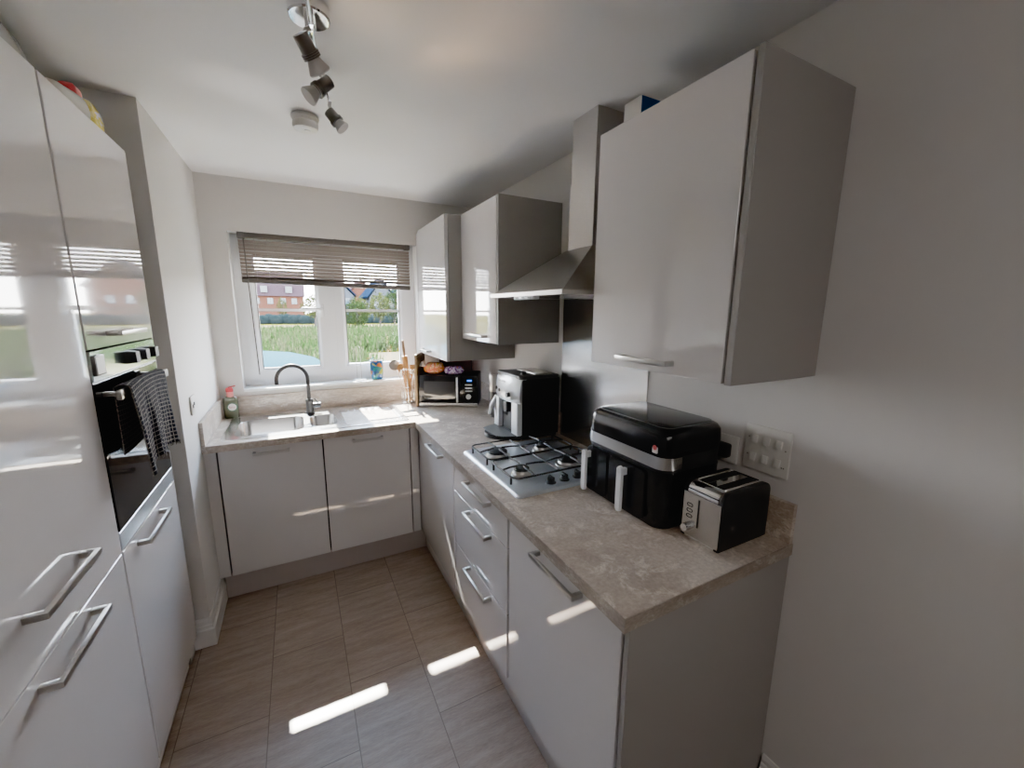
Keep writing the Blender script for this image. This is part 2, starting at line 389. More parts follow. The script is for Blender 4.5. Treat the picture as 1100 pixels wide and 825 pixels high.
# ------------------------------------------------------------------ dimensions
W, H = 1.777, 2.398
YS = -.961           # end of the left wall, corner of the tall unit alcove
XA = -2.45           # back of the alcove
YN = -5.0            # wall behind the camera
# ------------------------------------------------------------------ room shell
struct(MB().box(XA - .1, .1, YN - .1, .3, -.1, 0).build('floor', 'floor', smooth=0))
struct(MB().box(XA - .1, .1, YN - .1, .3, H, H + .1).build('ceiling', 'ceil', smooth=0))
struct(MB().box(0, .1, YN - .1, .3, 0, H).build('wall_right', 'wall', smooth=0))
wx0, wx1, wz0, wz1 = -1.641, -.459, 1.062, 2.081
struct(MB().cells([-W, wx0, wx1, 0], [0, wz0, wz1, H], lambda i, j: not (i == 1 and j == 1), 0, .30, 'y').build('wall_back', 'wall', smooth=0))
struct(MB().box(XA, -W, YS, .30, 0, H).build('wall_left', 'wall', smooth=0))
struct(MB().box(XA - .1, XA, YN - .1, .3, 0, H).build('wall_alcove', 'wall', smooth=0))
struct(MB().box(XA, 0, YN - .1, YN, 0, H).build('wall_front', 'wallshade', smooth=0))
# window sill board
struct(MB().box(wx0, wx1, -.0, .112, 1.062, 1.08).box(wx0, wx1, -.012, 0, 1.062, 1.08, .003).build('trim_1', 'sill', smooth=0))['label'] = 'white window sill board'
# skirting boards
def skirt_prof(t=.018, h=.145):
    return [(0, 0), (t, 0), (t, h * .62), (t * .72, h * .66), (t * .72, h * .74), (t * .5, h * .78), (t * .5, h * .9), (t * .25, h), (0, h)]
sk = MB()
pf = skirt_prof()
sk.loft([[(-W + p[0], -.62, p[1]) for p in pf], [(-W + p[0], YS - p[0], p[1]) for p in pf], [(-W - .30, YS - p[0], p[1]) for p in pf]], capa=True, capb=True)
struct(sk.build('baseboard_left', 'trim', smooth=0))
pf = skirt_prof(.018, .13)
struct(MB().loft([[(-p[0], -2.556, p[1]) for p in pf], [(-p[0], YN, p[1]) for p in pf]]).build('baseboard_right', 'trim', smooth=0))

# ------------------------------------------------------------------ window
win = struct(bpy.data.objects.new('window_1', None)); COL.objects.link(win); win.location = (-1.05, .14, 1.08); WORLD[win.name] = V(win.location)
def frame_ring(x0, x1, z0, z1, w, y0, y1, bev=.004):
    m_ = MB(); m_.cells([x0, x0 + w, x1 - w, x1], [z0, z0 + w, z1 - w, z1], lambda i, j: not (i == 1 and j == 1), y0, y1, 'y'); return m_
zt_ = 2.081
fr_ = frame_ring(wx0, wx1, 1.08, zt_, .05, .112, .18)
fr_.box(-1.098, -1.042, .112, .18, 1.13, zt_ - .05)
fr_.build('frame', 'upvc', win, smooth=0)
# opening sash stands proud, with sloping bead
def sash(x0, x1, z0, z1, y0, y1, w):
    m_ = MB(); o = [(x0, z0), (x1, z0), (x1, z1), (x0, z1)]; i = [(x0 + w, z0 + w), (x1 - w, z0 + w), (x1 - w, z1 - w), (x0 + w, z1 - w)]
    def rg(P, y): return [(p[0], y, p[1]) for p in P]
    md = [(x0 + w * .72, z0 + w * .72), (x1 - w * .72, z0 + w * .72), (x1 - w * .72, z1 - w * .72), (x0 + w * .72, z1 - w * .72)]
    rings_ = [rg(o, y1), rg(o, y0), rg(md, y0), rg(i, y0 + .014), rg(i, y1), rg(o, y1)]
    m_.loft(rings_, capa=False, capb=False); return m_
sl = sash(-1.592, -1.098, 1.128, 2.034, .098, .17, .066).build('sash', 'upvc', win, smooth=0)
sr = sash(-1.042, -.508, 1.128, 2.034, .108, .17, .070).build('sash', 'upvc', win, smooth=0)
for s_, a, c in ((sl, -1.526, -1.164), (sr, -.972, -.578)):
    MB().box(a, c, .138, .142, 1.194, 1.968).build('glass_pane', 'pane', s_, smooth=0)
    MB().box(a, c, .130, .150, 1.588, 1.606).build('glazing_bar', 'upvc', s_, smooth=0)
    frame_ring(a, c, 1.194, 1.968, .005, .112 if s_ is sl else .122, .137).build('gasket', 'darkgrey', s_, smooth=0)
hd = MB(); hd.box(-1.140, -1.118, .080, .098, 1.55, 1.64, .004); hd.box(-1.26, -1.12, .062, .078, 1.60, 1.618, .005); hd.cone((-1.129, .098, 1.609), (-1.129, .068, 1.609), .010)
hd.build('window_handle', 'upvc', sl)

struct(MB().box(wx0, wx1, .235, .302, 1.962, 2.081).build('trim_2', 'brick', smooth=0))['label'] = 'outer brick lintel over the window'
# venetian blind
bl = thing('venetian_blind', (-1.05, .03, 2.08), 'taupe slatted venetian blind, half raised in the window', 'blind')
hb = MB(); hb.box(-1.590, -.507, .008, .050, 2.050, 2.080, .002)
for x in (-1.590, -.545): hb.box(x, x + .038, .003, .054, 2.044, 2.081, .003)
hb.box(-1.03, -1.015, .003, .01, 2.048, 2.081)
hb.build('head_rail', 'blindrail', bl)
n_sl = 11
sm = MB()
for k in range(n_sl):
    z = 2.026 - k * .0222; t = -math.radians((49, 50, 49, 45, 43, 44, 43, 44, 47, 49, 47)[k]); hw = .0125
    pts_t = []
    for q in range(5):
        u = -1 + q * .5; bow = .0022 * (1 - u * u)
        yy = .030 + hw * u * math.cos(t) - bow * math.sin(t) * -1; zz = z + hw * u * math.sin(t) + bow * math.cos(t)
        pts_t.append((yy, zz))
    th = .0006; poly = pts_t + [(p[0], p[1] - th) for p in reversed(pts_t)]
    sm.prism(poly, -1.588, -.509, 'x')
sm.build('slats', 'blind', bl, smooth=60)
MB().box(-1.588, -.509, .014, .046, 1.762, 1.792, .004, mat=Matrix.Translation((-1.05, .03, 1.78)) @ Matrix.Rotation(.016, 4, 'Y') @ Matrix.Translation((1.05, -.03, -1.78))).build('bottom_rail', 'blindrail', bl)
for x in (-1.50, -1.43, -1.05, -.66, -.60):
    MB().cone((x, .0135, 2.05), (x, .0135, 1.79), .0012, seg=6).build('ladder_cord', 'cord', bl)
MB().cone((-1.557, .004, 2.04), (-1.557, .004, 2.02), .004, seg=8).cone((-1.557, .004, 2.03), (-1.543, .010, 1.17), .0035, seg=8).build('tilt_wand', 'blindrail', bl)

# ------------------------------------------------------------------ handles
def bar_handle(parent, c, length, axis, out, mat='handle', name='handle'):
    """c: centre on the door face; axis: bar direction; out: direction away from door"""
    m_ = MB(); c = V(c); a = V(axis); o = V(out); up = a.cross(o)
    def bx(p0, p1, w, t):
        pass
    def pt(u, v, w): return c + a * u + o * v + up * w
    def box_l(u0, u1, v0, v1, w0, w1, bev=.0012):
        A = pt(u0, v0, w0); B = pt(u1, v1, w1)
        m_.box(min(A.x, B.x), max(A.x, B.x), min(A.y, B.y), max(A.y, B.y), min(A.z, B.z), max(A.z, B.z), bev)
    h = length / 2
    box_l(-h, h, .027, .038, -.0075, .0075, .002); box_l(-h, -h + .014, 0, .029, -.0075, .0075); box_l(h - .014, h, 0, .029, -.0075, .0075)
    return m_.build(name, mat, parent)
def door(parent, x0, x1, y0, y1, z0, z1, name='door', mat='gloss'):
    return MB().box(x0, x1, y0, y1, z0, z1, .0012, seg=1).build(name, mat, parent, smooth=30)

# ------------------------------------------------------------------ base cabinets, window run
ZP, ZD, ZT = .15, .866, .872
def base_w(x0, x1, label, hx, hl):
    t = thing('base_cabinet', ((x0 + x1) / 2, -.33, 0), label, 'cabinet', 'grey gloss base cabinets')
    MB().box(x0 + .001, x1 - .001, -.636, -.02, ZP, .74 if x0 < -1.2 else .74).build('carcass', 'gap_shade', t, smooth=0)
    d = door(t, x0 + .004, x1 - .004, -.66, -.640, ZP, ZD)
    bar_handle(d, (hx, -.66, .838), hl, (1, 0, 0), (0, -1, 0)); return t
base_w(-1.720, -1.217, 'grey gloss base cabinet door under the sink bowls, against the left wall', -1.473, .175)
base_w(-1.217, -.714, 'grey gloss base cabinet door under the sink drainer, next to the inner corner', -.970, .175)
tag(MB().box(-W + .001, -1.724, -.655, -.60, ZP, ZD).build('filler_panel', 'gloss', smooth=0), 'narrow grey filler strip between the left wall and the sink cabinet', 'filler panel')
tag(MB().box(-.711, -.662, -.655, -.60, ZP, ZD).box(-.655, -.60, -.726, -.601, ZP, ZD).build('corner_post', 'gloss', smooth=0), 'grey corner filler post where the two cabinet runs meet', 'filler panel')
# plinths
tag(MB().box(-1.758, -.622, -.62, -.60, 0, .149).build('plinth', 'plinth', smooth=0), 'grey plinth board along the floor below the sink cabinets', 'plinth')
tag(MB().box(-.62, -.60, -2.520, -.621, 0, .149).build('plinth', 'plinth', smooth=0), 'grey plinth board along the floor below the hob-side cabinets', 'plinth')
# base cabinets, right run
def base_r(y0, y1, label):
    t = thing('base_cabinet', (-.33, (y0 + y1) / 2, 0), label, 'cabinet', 'grey gloss base cabinets')
    MB().box(-.636, -.02, y0 + .001, y1 - .001, ZP, .868).build('carcass', 'gap_shade', t, smooth=0); return t
t = base_r(-1.326, -.74, 'grey gloss base cabinet between the inner corner and the drawers')
d = door(t, -.66, -.640, -1.320, -.730, ZP, ZD); bar_handle(d, (-.66, -1.050, .836), .235, (0, 1, 0), (-1, 0, 0))
t = thing('drawer_cabinet', (-.33, -1.625, 0), 'grey gloss cabinet with three drawers below the hob', 'cabinet')
MB().box(-.636, -.02, -1.923, -1.328, ZP, .868).build('carcass', 'gap_shade', t, smooth=0)
for z0, z1, hz in ((.722, ZD, .838), (.438, .718, .692), (ZP, .434, .408)):
    d = door(t, -.66, -.640, -1.917, -1.333, z0, z1, 'drawer_front'); bar_handle(d, (-.66, -1.655, hz), .245, (0, 1, 0), (-1, 0, 0))
t = base_r(-2.530, -1.926, 'grey gloss base cabinet at the near end of the worktop, below the air fryer')
d = door(t, -.66, -.640, -2.524, -1.935, ZP, ZD); bar_handle(d, (-.66, -2.255, .838), .235, (0, 1, 0), (-1, 0, 0))
tag(MB().box(-.658, -.001, -2.549, -2.531, 0, ZT - .002, .001, seg=1).build('end_panel', 'carcass', smooth=0), 'flat grey end panel closing the near end of the worktop run', 'end panel')

# ------------------------------------------------------------------ worktop
wt = thing('worktop', (-.33, -1.2, .91), 'L-shaped grey-beige stone-effect worktop with square edges and low upstands', 'worktop')
xs = [-W + .0005, -1.668, -1.295, -1.285, -1.108, -.68, -.0005]; ys = [-2.552, -.68, -.585, -.205, -.0005]
def keepw(i, j):
    if xs[i] < -.69 and ys[j] < -.69: return False
    if ys[j] == -.585 and xs[i] in (-1.668, -1.285): return False
    return True
MB().cells(xs, ys, keepw, ZT, .91).build('top', 'stone', wt, smooth=0)
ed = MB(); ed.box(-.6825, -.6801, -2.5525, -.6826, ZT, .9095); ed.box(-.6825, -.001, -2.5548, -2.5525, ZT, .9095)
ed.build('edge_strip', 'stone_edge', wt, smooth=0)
MB().box(-W + .001, -.6826, -.6825, -.6801, ZT, .9095).build('front_edge_strip', 'stone', wt, smooth=0)
zu = 1.036
MB().box(-W + .0185, -.0185, -.018, -.0005, .9102, zu, .001, seg=1).build('upstand', 'stone_up', wt, smooth=0)
MB().box(-W + .0005, -W + .018, -.68, -.0005, .9102, zu, .001, seg=1).build('upstand', 'stone_up', wt, smooth=0)
MB().box(-.018, -.0005, -1.299, -.0005, .9102, zu, .001, seg=1).build('upstand', 'stone_up', wt, smooth=0)
MB().box(-.018, -.0005, -2.552, -1.933, .9102, zu, .001, seg=1).build('upstand', 'stone_up', wt, smooth=0)
# splashback
tag(MB().box(-.006, -.0005, -1.932, -1.300, .9105, 1.70).build('splashback', 'steel_dark', smooth=0), 'brushed stainless steel splashback on the wall behind the hob', 'splashback')

# ------------------------------------------------------------------ sink
sk = thing('inset_sink', (-1.2, -.36, .915), 'stainless steel one and a half bowl sink with ribbed drainer on the right', 'sink')
outer = rrect(-1.705, -.710, -.625, -.10, .02, 4)
b1 = rrect(-1.655, -1.305, -.575, -.215, .06, 6); b2 = rrect(-1.272, -1.118, -.53, -.25, .045, 6); dr = rrect(-1.085, -.735, -.59, -.20, .03, 4)
zr = .914
pl = MB(); pl.plate([outer, b1[::-1], b2[::-1], dr[::-1]], zr)
def off_rect(x0, x1, y0, y1, r, d): return rrect(x0 + d, x1 - d, y0 + d, y1 - d, max(r - d, .004), 4)
pl.loft([ring(off_rect(-1.705, -.710, -.625, -.10, .02, 0), zr), ring(off_rect(-1.712, -.703, -.632, -.093, .027, 0), zr - .0035)], capa=False, capb=False)
pl.build('rim', 'sink', sk, smooth=30)
def bowl(x0, x1, y0, y1, r, depth, name):
    m_ = MB(); R = []
    for d, z in ((0, zr), (.004, zr - .006), (.010, zr - depth * .8), (.022, zr - depth * .95), (.045, zr - depth)): R.append(ring(rrect(x0 + d, x1 - d, y0 + d, y1 - d, max(r - d * .4, .02), 6), z))
    m_.loft(R, capa=False, capb=True); return m_.build(name, 'sink', sk, smooth=50)
bo = bowl(-1.655, -1.305, -.575, -.215, .06, .17, 'bowl'); MB().lathe([(0, .002), (.03, .002), (.042, .004), (.045, 0)], (-1.48, -.38, .7445)).build('waste', 'chrome', bo)
bo = bowl(-1.272, -1.118, -.53, -.25, .045, .10, 'half_bowl'); MB().lathe([(0, .002), (.02, .002), (.03, .004), (.033, 0)], (-1.195, -.39, .8145)).build('waste', 'chrome', bo)
dm = MB(); n = 40; g = bmesh.new(); R = []
for i in range(n + 1):
    x = -1.085 + .35 * i / n
    row = []
    for j in range(9):
        y = -.59 + .39 * j / 8; e = min(i, n - i, 3) / 3 * min(j, 8 - j, 1)
        z = zr - e * (.006 + .003 * (math.sin(i * 2 * PI / 5) > 0))
        row.append(g.verts.new((x, y, z)))
    R.append(row)
for i in range(n):
    for j in range(8): g.faces.new((R[i][j], R[i + 1][j], R[i + 1][j + 1], R[i][j + 1]))
dm._merge(g); dm.build('drainer', 'sink', sk, smooth=40)
MB().lathe([(0, .010), (.011, .010), (.014, .004), (.014, 0)], (-1.288, -.163, zr)).build('pop_up_knob', 'chrome', sk)
# tap
tp = thing('mixer_tap', (-1.262, -.165, .914), 'dark gunmetal swan-neck mixer tap behind the sink', 'tap')
MB().lathe([(0, 0), (.030, 0), (.030, .006), (.024, .010), (.023, .085), (.024, .088), (.019, .098), (0, .098)], (-1.262, -.165, .914)).build('body', 'gunmetal', tp)
pth = [(-1.262, -.165, 1.005), (-1.262, -.165, 1.08), (-1.262, -.165, 1.145)] + [(-1.352 + .09 * math.cos(a), -.165, 1.150 + .092 * math.sin(a)) for a in [PI * k / 18 for k in range(1, 19)]] + [(-1.442, -.166, 1.122)]
MB().tube(pth, .0115, 14).build('spout', 'gunmetal', tp)
MB().cone((-1.245, -.165, .965), (-1.195, -.170, .967), .017).cone((-1.205, -.17, .975), (-1.232, -.172, 1.012), .004, seg=8).build('lever', 'gunmetal', tp)
# washing-up bottle
wb = thing('dish_soap_bottle', (-1.712, -.064, .9105), 'green washing-up liquid bottle with red flip cap in the worktop corner', 'soap bottle')
hw_, hd_ = .040, .022; cx_, cy_ = -1.712, -.066
R = []
for z, s_ in ((.9105, .92), (.916, 1), (.96, 1.0), (1.0, 1.0), (1.03, .97), (1.045, .82), (1.052, .5)): R.append([(cx_ + p[0], cy_ + p[1], z) for p in rrect(-hw_ * s_, hw_ * s_, -hd_ * s_, hd_ * s_, .015 * s_, 5)])
MB().loft(R).build('bottle_body', 'soapgreen', wb)
MB().lathe([(0, 0), (.019, 0), (.019, .028), (.016, .032), (0, .032)], (cx_, cy_, 1.050)).build('neck_label', 'redclear', wb)
cp = MB(); cp.lathe([(0, 0), (.021, 0), (.020, .020), (.015, .026), (0, .026)], (cx_, cy_, 1.082)); cp.box(cx_ - .004, cx_ + .036, cy_ - .010, cy_ + .010, 1.108, 1.114, .002, mat=Matrix.Translation((cx_, cy_, 1.106)) @ Matrix.Rotation(-.2, 4, 'Y') @ Matrix.Translation((-cx_, -cy_, -1.106)))
cp.build('flip_cap', 'red', wb)
def disc(cx, cy, cz, r, mat, name, parent, sx=1, sz=1, th=.0006):
    m_ = MB(); b = bmesh.new(); bmesh.ops.create_cone(b, cap_ends=True, segments=28, radius1=r, radius2=r, depth=th)
    m_._merge(b, 0, Matrix.Translation((cx, cy, cz)) @ Matrix.Diagonal((sx, 1, sz, 1)) @ Matrix.Rotation(PI / 2, 4, 'X')); return m_.build(name, mat, parent)
lb = disc(cx_ + .008, cy_ - hd_ - .0004, .984, .029, 'darkgreen', 'label', wb)
disc(cx_ + .008, cy_ - hd_ - .0011, .984, .0225, 'white', 'label_disc', lb)
text('fairy', .019, 'label_text', 'redprint', lb, V((cx_ + .008, cy_ - hd_ - .0019, .984)) - WORLD[lb.name], (PI / 2, 0, 0))

# ------------------------------------------------------------------ hob
hob = thing('gas_hob', (-.36, -1.63, .91), 'stainless steel four-burner gas hob with black pan supports', 'hob')
hx0, hx1, hy0, hy1 = -.617, -.100, -1.917, -1.346
m_ = MB()
R = [[(p[0], p[1], z) for p in rrect(hx0 + d, hx1 - d, hy0 + d, hy1 - d, .02, 4)] for d, z in ((0, .9105), (0, .916), (.006, .922), (.016, .924))]
m_.loft(R, capa=True, capb=False)
R2 = [[(p[0], p[1], z) for p in rrect(hx0 + .016, hx1 - .016, hy0 + .016, hy1 - .016, .02, 4)] for z in (.924,)] + [[(p[0], p[1], .9195) for p in rrect(hx0 + .030, hx1 - .030, hy0 + .105, hy1 - .030, .02, 4)]]
m_.loft(R2, capa=False, capb=True)
m_.build('base', 'hobsteel', hob, smooth=25)
for bx_, by_, br_ in ((-.493, -1.486, .047), (-.495, -1.725, .034), (-.255, -1.503, .036), (-.252, -1.722, .044)):
    bn = MB().lathe([(0, 0), (br_ * 1.30, 0), (br_ * 1.30, .005), (br_ * 1.05, .009), (br_ * .95, .018), (0, .018)], (bx_, by_, .9196)).build('burner', 'alu', hob)
    MB().lathe([(br_ * .8, 0), (br_ * 1.0, .001), (br_ * 1.0, .009), (br_ * .88, .013), (0, .014)], (bx_, by_, .9378)).build('burner_cap', 'iron', bn)
def support(ya, yb, bs):
    m_ = MB(); z = .952; x0, x1 = hx0 + .03, hx1 - .03; r = .0042
    loop = [(p[0], p[1], z) for p in rrect(x0, x1, ya, yb, .03, 5)]
    m_.tube(loop, r, 8, closed=True)
    for (bx_, by_) in bs:
        for (dx, dy) in ((1, 0), (-1, 0), (0, 1), (0, -1)):
            if dx: e = (x1 if dx > 0 else x0, by_)
            else: e = (bx_, yb if dy > 0 else ya)
            if dx and abs(e[0] - bx_) > .16: e = (bx_ + dx * .118, by_)
            s_ = (bx_ + dx * .022, by_ + dy * .022)
            m_.tube([(e[0], e[1], z), ((e[0] + s_[0]) / 2, (e[1] + s_[1]) / 2, z + .006), (s_[0], s_[1], z + .007)], r, 6)
    for x in ((bs[0][0] + bs[1][0]) / 2,): m_.tube([(x, ya, z), (x, yb, z)], r, 6)
    for x in (x0, x1):
        for y in (ya + .03, yb - .03): m_.cone((x, y, z), (x, y, .921), .005, seg=8)
    return m_.build('pan_support', 'iron', hob)
support(-1.604, -1.376, ((-.493, -1.486), (-.255, -1.503))); support(-1.835, -1.612, ((-.495, -1.725), (-.252, -1.722)))
for x in (-.437, -.372, -.305, -.240):
    k_ = MB(); k_.lathe([(0, 0), (.021, 0), (.021, .004), (.017, .006), (.015, .022), (0, .022)], (x, -1.868, .9225)); k_.box(x - .005, x + .005, -1.886, -1.850, .934, .952, .002); k_.build('knob', 'blackmatt', hob)

# ------------------------------------------------------------------ cooker hood
hood = thing('extractor_hood', (0, -1.68, 1.66), 'stainless steel chimney extractor hood above the hob', 'extractor hood')
hy0, hy1, hz = -1.974, -1.388, 1.6645; cy0, cy1, cxf, chz = -1.775, -1.598, -.205, 1.872
m_ = MB()
def rq(x0, x1, y0, y1, z): return [(x0, y0, z), (x1, y0, z), (x1, y1, z), (x0, y1, z)]
m_.loft([rq(-.4845, -.001, hy0, hy1, hz), rq(-.4845, -.001, hy0, hy1, hz + .016), rq(-.470, -.001, hy0 + .012, hy1 - .012, hz + .020), rq(cxf, -.001, cy0, cy1, chz)], capa=False)
m_.loft([rq(-.4845, -.001, hy0, hy1, hz), rq(-.465, -.01, hy0 + .018, hy1 - .018, hz), rq(-.465, -.01, hy0 + .018, hy1 - .018, hz + .01)], capa=False, capb=True)
m_.build('canopy', 'steel_hood', hood, smooth=0)
MB().box(cxf + .004, -.001, cy0 + .004, cy1 - .004, chz, 2.14, .002).build('chimney', 'steel_hood', hood, smooth=0)
MB().box(cxf + .008, -.001, cy0 + .008, cy1 - .008, 2.14, H - .001, .002).build('chimney_sleeve', 'steel_hood', hood, smooth=0)
m_ = MB(); m_.box(-.43, -.06, hy0 + .05, hy1 - .05, hz + .001, hz + .0085, .002); m_.build('grease_filter', 'steel', hood, smooth=0)
cs = MB().box(-.483, -.455, -1.78, -1.62, hz - .014, hz + .004, .003).build('control_switch_strip', 'silverlight', hood)
for y in (-1.75, -1.70, -1.65): MB().box(-.4845, -.4825, y - .012, y + .012, hz - .011, hz - .003).build('button', 'black', cs, smooth=0)

# ------------------------------------------------------------------ wall cabinets
def wall_cab(y0, y1, xf, z0, z1, label, hy, hl, panel, name='wall_cabinet'):
    t = thing(name, (0, (y0 + y1) / 2, z0), label, 'wall cabinet', 'grey gloss wall cabinets')
    MB().box(xf + .023, -.001, y0 + (.0 if not panel else .019), y1, z0, z1, .0008, seg=1).build('carcass', 'carcass', t, smooth=0)
    if panel: MB().box(xf, -.001, y0, y0 + .018, z0 - .002, z1 + .002, .001, seg=1).build('side_panel', 'carcass', t, smooth=0)
    d = door(t, xf, xf + .020, y0 + (.004 if not panel else .026), y1 - .002, z0, z1)
    bar_handle(d, (xf, hy, z0 + .033), hl, (0, 1, 0), (-1, 0, 0)); return t
wall_cab(-2.549, -2.015, -.380, 1.432, 2.167, 'large near grey gloss wall cabinet above the air fryer', -2.278, .20, True)
wall_cab(-1.256, -.738, -.380, 1.432, 2.167, 'grey gloss wall cabinet left of the extractor hood', -.995, .25, True)
wall_cab(-.734, -.125, -.482, 1.288, 2.165, 'deeper, taller grey gloss wall cabinet beside the window', -.30, .20, False)
tag(MB().box(-.46, -.001, -.122, -.001, 1.30, 2.16).build('filler_panel', 'carcass', smooth=0), 'grey filler strip between the window wall and the deeper wall cabinet', 'filler panel')

# ------------------------------------------------------------------ tall units on the left
XT = -1.804
YF0, YG, YO = -2.262, -1.6585, -1.083
def slab(y0, y1, z0, z1): return (XT - .020, XT, y0, y1, z0, z1)
fz = thing('tall_fridge_cabinet', (-2.12, (YF0 + YG) / 2, 0), 'tall grey gloss fridge freezer housing with two doors, nearest on the left', 'tall cabinet')
MB().box(XT - .60, XT - .023, YF0, YG - .001, .15, 2.165).build('carcass', 'gap_shade', fz, smooth=0)
d = door(fz, *slab(YF0, YG - .010, .899, 2.167)); bar_handle(d, (XT, -2.005, 1.018), .25, (0, 1, 0), (1, 0, 0))
d = door(fz, *slab(YF0, YG - .010, ZP, .895)); bar_handle(d, (XT, -2.005, .862), .25, (0, 1, 0), (1, 0, 0))
MB().box(XT - .06, XT - .045, YF0, YG, 0, .149).build('kickboard', 'plinth', fz, smooth=0)
oz = thing('tall_oven_cabinet', (-2.12, (YG + YO) / 2, 0), 'tall grey gloss cabinet housing the built-in oven', 'tall cabinet')
MB().box(XT - .60, XT - .023, YG + .001, YO, .15, .885).box(XT - .60, XT - .023, YG + .001, YO, 1.49, 2.165).box(XT - .60, XT - .023, YO - .016, YO, .885, 1.49).box(XT - .60, XT - .05, YG + .001, YG + .016, .885, 1.49).build('carcass', 'gap_shade', oz, smooth=0)
d = door(oz, *slab(YG + .002, YO - .001, 1.4915, 2.167)); bar_handle(d, (XT, -1.40, 1.53), .24, (0, 1, 0), (1, 0, 0))
d = door(oz, *slab(YG + .002, YO - .001, ZP, .895)); bar_handle(d, (XT, -1.43, .862), .25, (0, 1, 0), (1, 0, 0))
MB().box(XT - .06, XT - .045, YG, YO, 0, .149).build('kickboard', 'plinth', oz, smooth=0)
MB().box(XT - .60, XT - .004, YO + .001, YO + .019, .15, 2.167).build('side_panel', 'carcass', oz, smooth=0)
tag(MB().box(XT - .060, XT - .040, YO + .020, YS - .019, .0, 2.167).build('filler_panel', 'carcass', smooth=0), 'tall narrow grey filler strip between the oven cabinet and the left wall', 'filler panel')
# oven
ov = thing('built_in_oven', (-2.0, (YG + YO) / 2, .90), 'built-in electric oven with black glass door and three square knobs', 'oven')
OY0, OY1 = YG + .018, YO - .018
MB().box(XT - .52, XT - .024, OY0, OY1, .900, 1.484).build('cavity_box', 'darkgrey', ov, smooth=0)
MB().box(XT - .022, XT + .002, YG + .003, YO - .002, 1.404, 1.487, .0015, seg=1).build('control_panel', 'mirrorpanel', ov, smooth=0)
MB().box(XT - .022, XT + .010, -1.650, -1.585, 1.418, 1.476, .004).box(XT + .0098, XT + .0105, -1.644, -1.591, 1.424, 1.470, mi=1).build('clock_display', ['darkgrey', 'silverlight'], ov)
for y in (-1.385, -1.280, -1.175):
    MB().loft([[(XT + .002, *p) for p in rrect(y - .021, y + .021, 1.424, 1.466, .005, 3)], [(XT + .030, *p) for p in rrect(y - .018, y + .018, 1.427, 1.463, .005, 3)]]).build('knob', 'blackmatt', ov)
dd = MB().box(XT - .022, XT, YG + .003, YO - .002, .957, 1.398, .002, seg=1).build('oven_door', 'glassblack', ov, smooth=0)
hb_ = MB(); hb_.box(XT + .034, XT + .048, -1.635, -1.150, 1.346, 1.374, .003)
for y in (-1.605, -1.170): hb_.box(XT, XT + .036, y - .008, y + .008, 1.354, 1.368, .002)
hb_.build('handle', 'handle', dd)
MB().box(XT - .020, XT - .002, YG + .003, YO - .002, 1.3985, 1.4035).build('vent_slot', 'black', ov, smooth=0)
MB().box(XT - .020, XT - .001, YG + .003, YO - .002, .899, .954, .0015, seg=1).build('lower_trim', 'ovensteel', ov, smooth=0)
# tea towel folded over the oven handle
tb = bmesh.new(); uvl = tb.loops.layers.uv.new('UVMap'); ny, ns = 40, 46; grid = []
y0_, y1_ = -1.605, -1.245
for i in range(ny + 1):
    u = i / ny; row = []
    drop_f = .270 - .03 * math.sin(u * 3.0) + .01 * (1 - u); drop_b = .20
    for j in range(ns + 1):
        t_ = j / ns; L = drop_f + drop_b + .05; s_ = t_ * L
        fold = .007 * math.sin(u * 15 + 1.1) + .004 * math.sin(u * 37)
        yy = y0_ + (y1_ - y0_) * u
        if s_ < drop_b:
            x = XT + .024 + .002 * math.sin(u * 9); z = 1.374 - (drop_b - s_)
        elif s_ < drop_b + .05:
            a = (s_ - drop_b) / .05 * PI; x = XT + .040 - .018 * math.cos(a); z = 1.374 + .010 * math.sin(a)
        else:
            dn = s_ - drop_b - .05; k = dn / drop_f
            x = XT + .058 + max(-.004, fold * k * 1.4) + .010 * k; z = 1.374 - dn
            yy += (-.02 * k * (1 - u) * -1) + .012 * math.sin(k * 5) * k
        row.append((tb.verts.new((x, yy, z)), u, t_))
    grid.append(row)
for i in range(ny):
    for j in range(ns):
        q = (grid[i][j], grid[i + 1][j], grid[i + 1][j + 1], grid[i][j + 1]); f = tb.faces.new([a[0] for a in q])
        for l, a in zip(f.loops, q): l[uvl].uv = (a[1], a[2])
tw = MB(); tw.bm.free(); tw.bm = tb
tw = tag(tw.build('tea_towel', 'towel', smooth=180), 'dark checked tea towel hanging over the oven door handle', 'tea towel')
so = tw.modifiers.new('Solidify', 'SOLIDIFY'); so.thickness = .0025
fm = MB()
for i in range(60):
    u = i / 59; yy = y0_ + (y1_ - y0_) * u + .01; drop_f = .270 - .03 * math.sin(u * 3.0) + .01 * (1 - u)
    x = XT + .068 + max(-.004, (.007 * math.sin(u * 15 + 1.1) + .004 * math.sin(u * 37)) * 1.4)
    fm.cone((x, yy, 1.376 - drop_f), (x + random.uniform(-.003, .003), yy + random.uniform(-.005, .005), 1.376 - drop_f - .016), .0012, .0008, seg=5)
fm.build('fringe', 'towel', tw)

